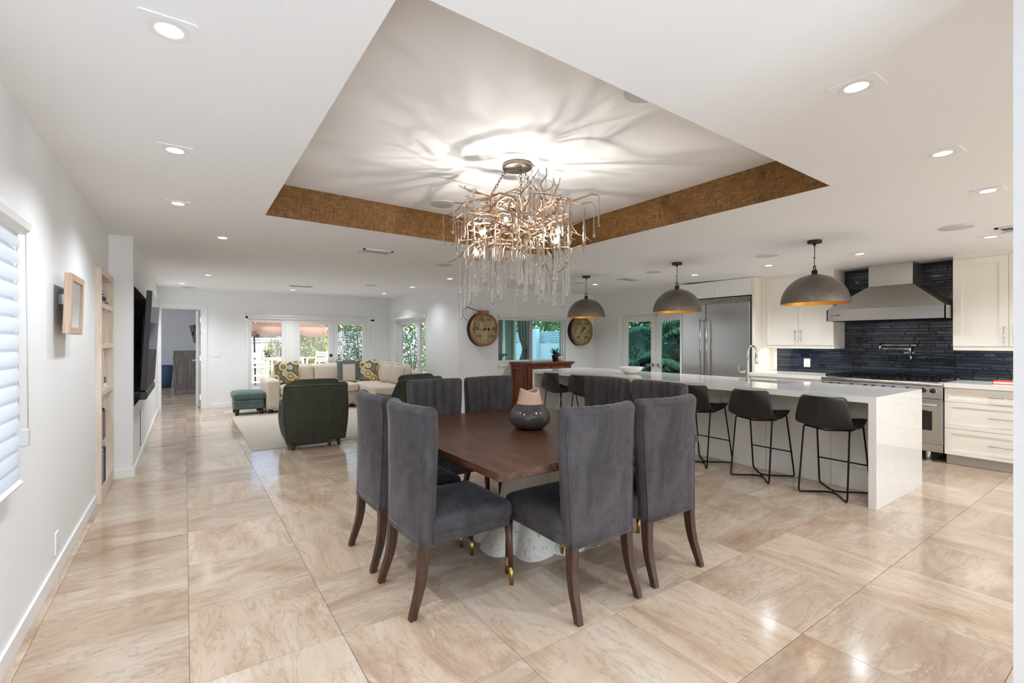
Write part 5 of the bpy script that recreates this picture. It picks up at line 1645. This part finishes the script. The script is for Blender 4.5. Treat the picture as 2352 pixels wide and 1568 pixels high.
# ---- sectional sofa
t = thing('sectional_sofa', 'cream linen L-shaped sectional sofa before the patio doors', 'sofa', (0, 0, .008))
X0, X1, Y0, Y1 = 1.29, 3.95, 9.68, 10.66
WX, WY = 3.02, 8.58
MB().cushion(((X0 + X1) / 2, (Y0 + Y1) / 2 + .02, .20), (X1 - X0, Y1 - Y0 - .04, .26), .02, (0, 0, 0), 8).build('base', M['sofa'], t)
MB().cushion(((WX + X1) / 2, (WY + Y0) / 2 + .02, .20), (X1 - WX, Y0 - WY + .06, .26), .02, (0, 0, 0), 8).build('base', M['sofa'], t)
MB().cushion((X0 + .11, (Y0 + Y1) / 2, .35), (.24, Y1 - Y0, .56), .045, (.01, .0, .01), 10).build('arm', M['sofa'], t)
MB().cushion(((X0 + X1) / 2 + .1, Y1 - .10, .45), (X1 - X0 - .2, .20, .66), .05, (0, .01, .01), 10).build('back_frame', M['sofa'], t)
MB().cushion((X1 - .10, (WY + Y1) / 2, .45), (.20, Y1 - WY, .66), .05, (.01, 0, .01), 10).build('back_frame', M['sofa'], t)
for a, b_ in ((1.52, 2.27), (2.28, 3.03)): MB().cushion(((a + b_) / 2, 10.06, .41), (b_ - a, .80, .17), .04, (.004, .01, .022), 10).build('seat_cushion', M['sofa'], t)
MB().cushion((3.40, 9.98, .41), (.73, .94, .17), .04, (0, 0, .02), 10).build('seat_cushion', M['sofa'], t)
MB().cushion((3.38, 9.05, .41), (.74, .90, .17), .04, (.01, .01, .022), 10).build('seat_cushion', M['sofa'], t)
for a, b_ in ((1.50, 2.26), (2.27, 3.02)): MB().cushion(((a + b_) / 2, 10.37, .675), (b_ - a, .22, .42), .07, (.005, .045, .02), 12, RX(-.16)).build('back_cushion', M['sofa'], t)
MB().cushion((3.30, 10.36, .68), (.55, .22, .42), .07, (.005, .045, .02), 12, RX(-.16)).build('back_cushion', M['sofa'], t)
for yy, rz_ in ((9.98, .30), (9.46, .16), (8.92, .12)):
    R_ = RZ(rz_) @ RY(.24)
    MB().cushion((3.64, yy, .685), (.20, .50, .44), .08, (.05, .005, .03), 12, R_).build('back_cushion', M['sofa'], t)
    MB().tube([Vector((3.64, yy, .685)) + R_ @ Vector((-.075, .235 * math.copysign(abs(math.cos(a)) ** .5, math.cos(a)), .205 * math.copysign(abs(math.sin(a)) ** .5, math.sin(a)))) for a in [2 * PI * k / 32 for k in range(33)]], .006, 6, False).build('piping', M['sofa2'], t)
for x, y in ((1.36, 9.76), (1.36, 10.58), (2.9, 9.76), (3.08, 8.66), (3.86, 8.66), (3.86, 10.58)): MB().tube([(x, y, .08), (x, y, 0)], [.045, .035], 4).build('foot', M['footwood'], t)

def pillow(label, at, rz, lean, mat, size=.46, border=None):
    o = thing('throw_pillow', label, 'pillow', at, rz)
    R = RX(lean)
    def f(u, v, side):
        a, b_ = -1 + 2 * u, -1 + 2 * v
        k = (1 - a ** 4) * (1 - b_ ** 4)
        pinch = 1 - .07 * (1 - (abs(a * b_)) ** 1.2) * max(abs(a), abs(b_)) ** 3
        return R @ Vector((a * size / 2 * pinch, side * .075 * k ** .6, size / 2 + b_ * size / 2 * pinch))
    m = MB().grid(lambda u, v: f(u, v, -1), 20, 20).grid(lambda u, v: f(1 - u, v, 1), 20, 20)
    m.build('cover', mat, o, merge=True)
    if border:
        m = MB()
        for (u0, u1, v0, v1) in ((0, .24, 0, 1), (.76, 1, 0, 1), (.24, .76, .78, 1)):
            m.grid(lambda u, v: f(u0 + (u1 - u0) * u, v0 + (v1 - v0) * v, -1) + R @ Vector((0, -.003, 0)), 8, 12)
        m.build('border', border, o)
pillow('yellow and grey patterned pillow at the left sofa arm', (1.72, 10.12, .50), .12, -.22, M['pattern'], .50)
pillow('cream pillow with slate grey border in the sofa middle', (2.93, 10.06, .50), -.18, -.20, plain('cream_cotton', lin(214, 200, 184), .9), .50, M['slate'])
pillow('yellow and grey patterned pillow in the sofa corner', (3.28, 9.98, .50), -.55, -.20, M['pattern'], .50)

# ---- room beyond the door
t = thing('dresser', 'tall grey oak dresser in the room beyond the door', 'dresser', (0, 0, 0))
MB().box(-.245, .44, 14.40, 15.60, .13, 1.11).build('body', M['dresser'], t, .004)
for (x0, y0) in ((-.245, 14.40), (.38, 14.40), (-.245, 15.54), (.38, 15.54)): MB().box(x0, x0 + .06, y0, y0 + .06, 0, .13).build('leg', M['dresser'], t)
MB().box(-.255, .445, 14.39, 15.61, 1.11, 1.125).build('top', M['dresser'], t, .002)
for k in range(3): MB().box(-.258, -.245, 14.44 + .39 * k, 14.80 + .39 * k, .2, 1.05).build('door', M['dresser'], t, .003)
t = thing('wall_television', 'thin black screen on a wall arm above the dresser', 'television', (.25, 15.3, 1.58))
Rt = RZ(.12) @ RY(-.22)
MB().obox((-.03, 0, 0), (.045, .80, .50), Rt).build('casing', M['black'], t, .005)
MB().bar((-.08, .03, .02), (.19, .10, .03), .04, .10).box(.17, .2, 0, .2, -.12, .15).build('wall_arm', M['blackm'], t)
t = thing('laundry_hamper', 'tapered blue fabric hamper against the back room wall', 'hamper', (-.52, 17.0, 0))
MB().lathe([(.001, 0), (.17, 0), (.23, .66), (.225, .66), (.17, .03), (.001, .03)], 28, cap=False).build('basket', M['blue'], t)
MB().tube([(.228 * math.cos(2 * PI * k / 28), .228 * math.sin(2 * PI * k / 28), .66) for k in range(29)], .008, 6, False).build('rim', M['blue'], t)

# ================================================================== outdoors
g = MB(); g.box(-14, 26, -14, 34, -.25, -.13)
struct('ground', g, M['soil'], 'garden ground around the house')
g = MB(); g.box(-2, 12.5, 11.4, 18.2, -.13, -.03); g.box(4.45, 12.5, 7.8, 11.4, -.13, -.03)
pat = struct('patio', g, M['paver'], 'pale paved patio outside the glazed doors')
rl = random.Random(9)
def leaves(m, c, rad, n, size, rr, shell=.55, aspect=.45):
    for k in range(n):
        while True:
            p = Vector((rr.uniform(-1, 1), rr.uniform(-1, 1), rr.uniform(-1, 1)))
            if shell < p.length < 1: break
        q = Vector(c) + Vector((p.x * rad[0], p.y * rad[1], p.z * rad[2]))
        d = (p + Vector((rr.uniform(-1, 1), rr.uniform(-1, 1), rr.uniform(-.6, 1)))).normalized()
        s = d.cross(Vector((rr.uniform(-1, 1), rr.uniform(-1, 1), rr.uniform(-1, 1)))).normalized()
        l = size * rr.uniform(.6, 1.3); w = l * aspect
        up = d.cross(s)
        m.add([q, q + d * l * .5 + s * w * .5 + up * l * .06, q + d * l, q + d * l * .5 - s * w * .5 + up * l * .06], [(0, 1, 2, 3)], False)
    return m
def shrub(name, label, cat, at, rad, n, size, mat, stems=4, group=None, shell=.5, aspect=.45, trunk=.03, mat2=None):
    o = thing(name, label, cat, at, 0, group)
    cz = rad[2] + at[2] * 0 + .12
    if mat2:
        leaves(MB(), (0, 0, cz), rad, n // 2, size, rl, shell, aspect).build('foliage', mat, o)
        leaves(MB(), (0, 0, cz), rad, n // 2, size, rl, shell, aspect).build('new_foliage', mat2, o)
    else: leaves(MB(), (0, 0, cz), rad, n, size, rl, shell, aspect).build('foliage', mat, o)
    for k in range(stems):
        a = 2 * PI * k / max(1, stems); q = Vector((math.cos(a) * rad[0] * .5, math.sin(a) * rad[1] * .5, cz + rad[2] * .3))
        MB().tube([(0, 0, 0), (q.x * .4, q.y * .4, q.z * .5), q], [trunk, trunk * .7, trunk * .3], 6).build('stem', M['bark'], o)
    return o
# garden wall with slatted fence on top
def garden_wall(label, flabel, p, q, h, nposts, nsl=5, pier=True):
    p = Vector(p + (0,)); q = Vector(q + (0,)); d = (q - p).normalized(); L = (q - p).length
    w = MB(); w.bar(p + Vector((0, 0, h / 2 - .06)), q + Vector((0, 0, h / 2 - .06)), .2, h + .12)
    struct('garden_wall', w, M['white_wall'], label)
    t = thing('slat_fence', flabel, 'fence', (0, 0, 0))
    for k in range(nposts + 1):
        c = p + d * L * k / nposts
        MB().bar(c + Vector((0, 0, h + .004)), c + Vector((0, 0, h + .53)), .07, .07, (d.x, d.y, 0)).build('post', M['fence'], t)
    for k in range(nposts):
        a = p + d * (L * k / nposts + .035); b_ = p + d * (L * (k + 1) / nposts - .035)
        for j in range(nsl):
            zz = h + .07 + .095 * j
            MB().bar(a + Vector((0, 0, zz)), b_ + Vector((0, 0, zz)), .022, .078).build('slat', M['fence'], t)
garden_wall('white garden wall behind the patio', 'pale grey slatted fence on the wall behind the patio', (-4, 19.2), (17, 19.2), 1.31, 14)
garden_wall('white garden wall on the kitchen side', 'pale grey slatted fence on the kitchen side wall', (12.8, -4), (12.8, 19.1), 1.31, 12)

tag(MB().box(12.5, 12.69, 15.55, 16.0, -.13, 1.92).build('wall_pier', M['white_wall'], None, .01), 'white square pier of the garden wall outside the gauge window', 'pier')
# covered terrace seen through the gauge window
t = thing('terrace_pergola', 'cream terrace posts and beam outside the gauge window', 'pergola', (0, 0, 0))
MB().box(7.38, 7.54, 10.78, 10.94, -.03, 2.04).build('post', M['cream'], t); MB().box(7.86, 7.92, 10.78, 10.94, -.03, 2.04).build('post', M['cream'], t)
MB().box(4.5, 11.45, 10.7, 11.0, 2.04, 2.3).build('beam', M['cream'], t)
MB().box(7.56, 7.84, 10.85, 10.99, -.03, 2.04).build('screen_panel', M['olive'], t)
MB().box(11.2, 11.4, 10.75, 10.95, -.03, 2.04).build('post', M['cream'], t)
def drape(label, x0, x1, y, zt, tie):
    o = thing('curtain', label, 'curtain', (0, 0, 0))
    def f(u, v):
        z = zt * v - .02 * (1 - v)
        k = 1 - .45 * math.exp(-((z - tie) / .28) ** 2)
        xc = (x0 + x1) / 2 + (x1 - x0) * .12 * math.exp(-((z - tie) / .28) ** 2)
        return (xc + (u - .5) * (x1 - x0) * k, y + .035 * math.sin(u * 26), z)
    MB().grid(f, 60, 24).build('cloth', M['curtain'], o)
    MB().box((x0 + x1) / 2 - .03, (x0 + x1) / 2 + .22, y - .06, y + .06, tie - .02, tie + .03).build('tie_back', M['black'], o, .01)
drape('taupe terrace curtain tied back outside the gauge window', 7.95, 8.40, 10.72, 2.0, 1.15)
drape('second taupe terrace curtain at the left edge of the gauge window', 7.20, 7.40, 10.72, 2.0, 1.0)

# patio furniture
def bar_chair(label, at, rz):
    t = thing('patio_chair', label, 'chair', at, rz, 'tall white patio chairs')
    for sx in (-1, 1):
        MB().bar((sx * .22, -.22, 0), (sx * .19, -.20, .70), .045, .05).bar((sx * .19, -.20, .70), (sx * .18, -.27, 1.12), .04, .045).build('leg', M['patiowood'], t)
        MB().bar((sx * .22, .22, 0), (sx * .20, .20, .90), .045, .05).build('leg', M['patiowood'], t)
        MB().bar((sx * .21, -.26, .92), (sx * .21, .26, .92), .06, .03).build('armrest', M['patiowood'], t)
        MB().bar((sx * .21, -.21, .30), (sx * .21, .21, .30), .03, .05).build('side_rail', M['patiowood'], t)
    MB().box(-.22, .22, -.22, .24, .69, .72).build('seat', M['patiowood'], t, .004)
    MB().bar((-.2, .21, .30), (.2, .21, .30), .03, .05).bar((-.2, -.21, .45), (.2, -.21, .45), .03, .05).build('footrest', M['patiowood'], t)
    for zz, hh in ((.84, .12), (1.02, .15)):
        MB().obox((0, -.225 - (zz - .7) * .17, zz), (.36, .025, hh), RX(.16)).build('back_slat', M['patiowood'], t, .003)
    return t
bar_chair('tall white patio chair behind the left glazed panel', (1.66, 14.3, -.03), PI)
bar_chair('tall white patio chair behind the middle glazed door', (3.30, 14.6, -.03), PI * .75)
t = thing('patio_table', 'white square patio table between the tall chairs', 'table', (2.55, 15.4, -.03))
for k in range(7): MB().box(-.5 + k / 7 + .004, -.5 + (k + 1) / 7 - .004, -.5, .5, .90, .93).build('plank', M['patiowood'], t)
for sx in (-1, 1):
    for sy in (-1, 1): MB().box(sx * .42 - .035, sx * .42 + .035, sy * .42 - .035, sy * .42 + .035, 0, .90).build('leg', M['patiowood'], t)
MB().box(-.45, .45, -.45, -.42, .82, .9).box(-.45, .45, .42, .45, .82, .9).build('apron', M['patiowood'], t)
t = thing('parasol', 'terracotta canvas patio umbrella above the garden furniture', 'parasol', (2.85, 16.4, -.24))
n = 8; m = MB(); R = 1.5
ring = []
for k in range(n * 6):
    a = 2 * PI * k / (n * 6); q = (k % 6) / 6; sag = math.sin(PI * q)
    rr = R * (1 - .055 * sag); ring.append((rr * math.cos(a), rr * math.sin(a), 1.93 - .0 + .05 * 0 - .05 * sag * 0))
for side, off in ((0, 0),):
    def can(u, v):
        a = 2 * PI * u; q = (u * n) % 1.0; sag = math.sin(PI * q)
        rr = R * v * (1 - .055 * sag * v)
        return (rr * math.cos(a), rr * math.sin(a), 2.62 - .66 * v ** 1.15 - .07 * sag * v * (1 - .0 * v))
    m.grid(can, n * 8, 8)
    def val(u, v):
        x, y, z = can(u, 1); q = (u * n * 2) % 1.0
        return (x, y, z - (.12 + .04 * math.sin(PI * q)) * v)
    m.grid(val, n * 16, 2)
m.build('canopy', M['canvas'], t, merge=True)
for k in range(n):
    a = 2 * PI * k / n
    MB().bar((0, 0, 2.58), (R * .97 * math.cos(a), R * .97 * math.sin(a), 1.93), .02, .02).build('rib', M['bronze'], t)
MB().tube([(0, 0, .21), (0, 0, 2.66)], .026, 10).build('pole', M['bronze'], t)
MB().lathe([(.001, .21), (.3, .21), (.3, .27), (.06, .31), (.04, .5)], 24, cap=False).build('base', M['bronze'], t)
t = thing('umbrella_stand_pole', 'slim dark pole with a small lantern left of the patio umbrella', 'pole', (1.90, 16.9, -.03))
MB().tube([(0, 0, 0), (-.05, 0, 2.3)], .022, 8).build('pole', M['bronze'], t); MB().lathe([(.001, 0), (.04, .02), (.05, .14), (.02, .2)], 12, (.10, 0, 1.72), cap=False).bar((-.03, 0, 1.93), (.10, 0, 1.93), .01, .01).build('lantern', M['copper'], t)

shrub('croton_bush', 'yellow green croton bush behind the middle glazed door', 'bush', (3.75, 17.2, -.1), (.75, .55, .80), 1500, .14, M['leafm'], 5, None, .3, .5, .03, M['leafy'])
shrub('croton_bush', 'small yellow croton behind the left glazed panel', 'bush', (2.62, 17.9, -.1), (.38, .35, .70), 600, .12, M['leafy'], 4, None, .3, .5, .02, M['leafm'])
shrub('podocarpus_hedge', 'tall dark clipped hedge column behind the right glazed door', 'hedge', (5.55, 17.7, -.1), (.62, .55, 1.35), 3800, .10, M['leafd'], 3, None, .3, .35, .04, M['leafb'])
shrub('podocarpus_hedge', 'second dark hedge column beside the croton bush', 'hedge', (4.62, 18.3, -.1), (.5, .45, 1.1), 2200, .10, M['leafb'], 3, None, .3, .35, .04)
shrub('garden_tree', 'yellow leaved tree above the garden wall behind the right door', 'tree', (6.3, 20.8, -.1), (1.3, .9, 1.9), 2600, .2, M['leafy'], 3, None, .3, .4, .07, M['leafm'])
shrub('garden_tree', 'leafy green tree above the wall at the left of the patio', 'tree', (.9, 21.2, -.1), (1.6, 1.0, 1.75), 2200, .2, M['leafm'], 3, None, .3, .4, .07)
shrub('garden_tree', 'broad leaved green tree rising beyond the patio umbrella', 'tree', (3.7, 22.0, -.1), (1.9, 1.2, 1.7), 2200, .24, M['leafm'], 3, None, .3, .4, .07, M['leafd'])
shrub('side_shrub', 'shrub with mixed leaves outside the narrow side doors, left one', 'shrub', (6.3, 14.4, -.1), (.55, .55, 1.1), 1700, .12, M['leafb'], 4, None, .3, .4, .03, M['leafm'])
shrub('side_shrub', 'silvery green shrub outside the narrow side doors, right one', 'shrub', (6.15, 12.2, -.1), (.55, .6, 1.15), 2000, .11, M['leafb'], 4, None, .3, .4, .03, M['leafy'])
def palm(label, at, H, n, L, mat, rr):
    o = thing('palm', label, 'palm', at)
    MB().tube([(0, 0, 0), (.05, .02, H * .5), (0, 0, H)], [.09, .07, .06], 10).build('trunk', M['bark'], o)
    for k in range(n):
        a = 2 * PI * k / n + rr.uniform(-.2, .2); el = rr.uniform(.1, 1.2); m = MB()
        d = Vector((math.cos(a), math.sin(a), 0)); s = Vector((-d.y, d.x, 0)); pts = []
        for i in range(11):
            q = i / 10; pts.append(Vector((0, 0, H)) + d * L * q * math.cos(el * .6) + Vector((0, 0, L * (q * math.sin(el) - .75 * q * q))))
        m.tube(pts, [.012 * (1 - .8 * i / 10) for i in range(11)], 5)
        for i in range(1, 11):
            for j in range(3):
                p = pts[i - 1].lerp(pts[i], j / 3); ll = L * .34 * math.sin(PI * (.12 + .82 * (i + j / 3) / 11.2))
                for sg in (-1, 1):
                    dd = (s * sg + d * .5 + Vector((0, 0, -.45 + rr.uniform(-.15, .15)))).normalized(); w = d * .016
                    m.add([p - w, p + dd * ll * .5 - w * 1.2 , p + dd * ll, p + dd * ll * .5 + w * 1.2, p + w], [(0, 1, 2, 3, 4)], False)
        m.build('frond', mat, o)
    return o
rpm = random.Random(4)
palm('dense palm outside the left kitchen door pane', (9.35, 7.7, -.1), .9, 26, 1.25, M['leafb'], rpm)
palm('dense palm outside the right kitchen door pane', (9.35, 6.2, -.1), .8, 26, 1.25, M['leafd'], rpm)
palm('tall palm behind the kitchen door palms', (10.7, 6.8, -.1), 1.7, 22, 1.3, M['leafd'], rpm)
palm('second tall palm beyond the kitchen palms', (10.7, 9.3, -.1), 1.6, 22, 1.2, M['leafb'], rpm)
palm('feathery palm hanging over the wall outside the gauge window', (14.3, 15.6, -.1), 2.5, 30, 1.35, M['leafm'], rpm)
shrub('garden_tree', 'dark tree beyond the fence outside the gauge window', 'tree', (15.6, 19.0, -.1), (1.6, 2.6, 2.7), 5600, .22, M['leafd'], 3, None, .2, .4, .08, M['leafm'])
shrub('kitchen_hedge', 'dark hedge filling the view outside the kitchen doors', 'hedge', (12.1, 8.0, -.1), (.5, 4.2, 1.6), 9000, .16, M['leafd'], 4, None, .2, .4, .05, M['leafb'])
for k, (x, y) in enumerate(((8.95, 5.9), (8.85, 6.7), (8.95, 7.5), (9.0, 8.3))):
    o = thing('fern', 'arching dark fern outside the kitchen doors, ' + ['nearest the refrigerator', 'second from the refrigerator', 'third from the refrigerator', 'farthest from the refrigerator'][k], 'fern', (x, y, -.1))
    blades(MB(), (0, 0, 0), 90, 1.15, .045, .62, rl, .75, 7).build('leaves', M['leafb'] if k % 2 else M['leafd'], o)
    MB().lathe([(.001, -.02), (.06, -.02), (.05, .06)], 10, cap=False).build('crown', M['bark'], o)
for k, (x, y) in enumerate(((9.4, 13.3), (9.95, 13.5), (10.5, 13.2), (11.1, 13.6))):
    o = thing('bromeliad', ['low spiky plant below the gauge window view, leftmost of four', 'low spiky plant below the gauge window view, second from left', 'low spiky plant below the gauge window view, third from left', 'low spiky plant below the gauge window view, rightmost of four'][k], 'plant', (x, y, -.05))
    blades(MB(), (0, 0, 0), 26, .75, .05, .45, rl, .5).build('leaves', M['leafd'], o)
    MB().lathe([(.001, -.02), (.05, -.02), (.04, .06)], 10, cap=False).build('crown', M['bark'], o)
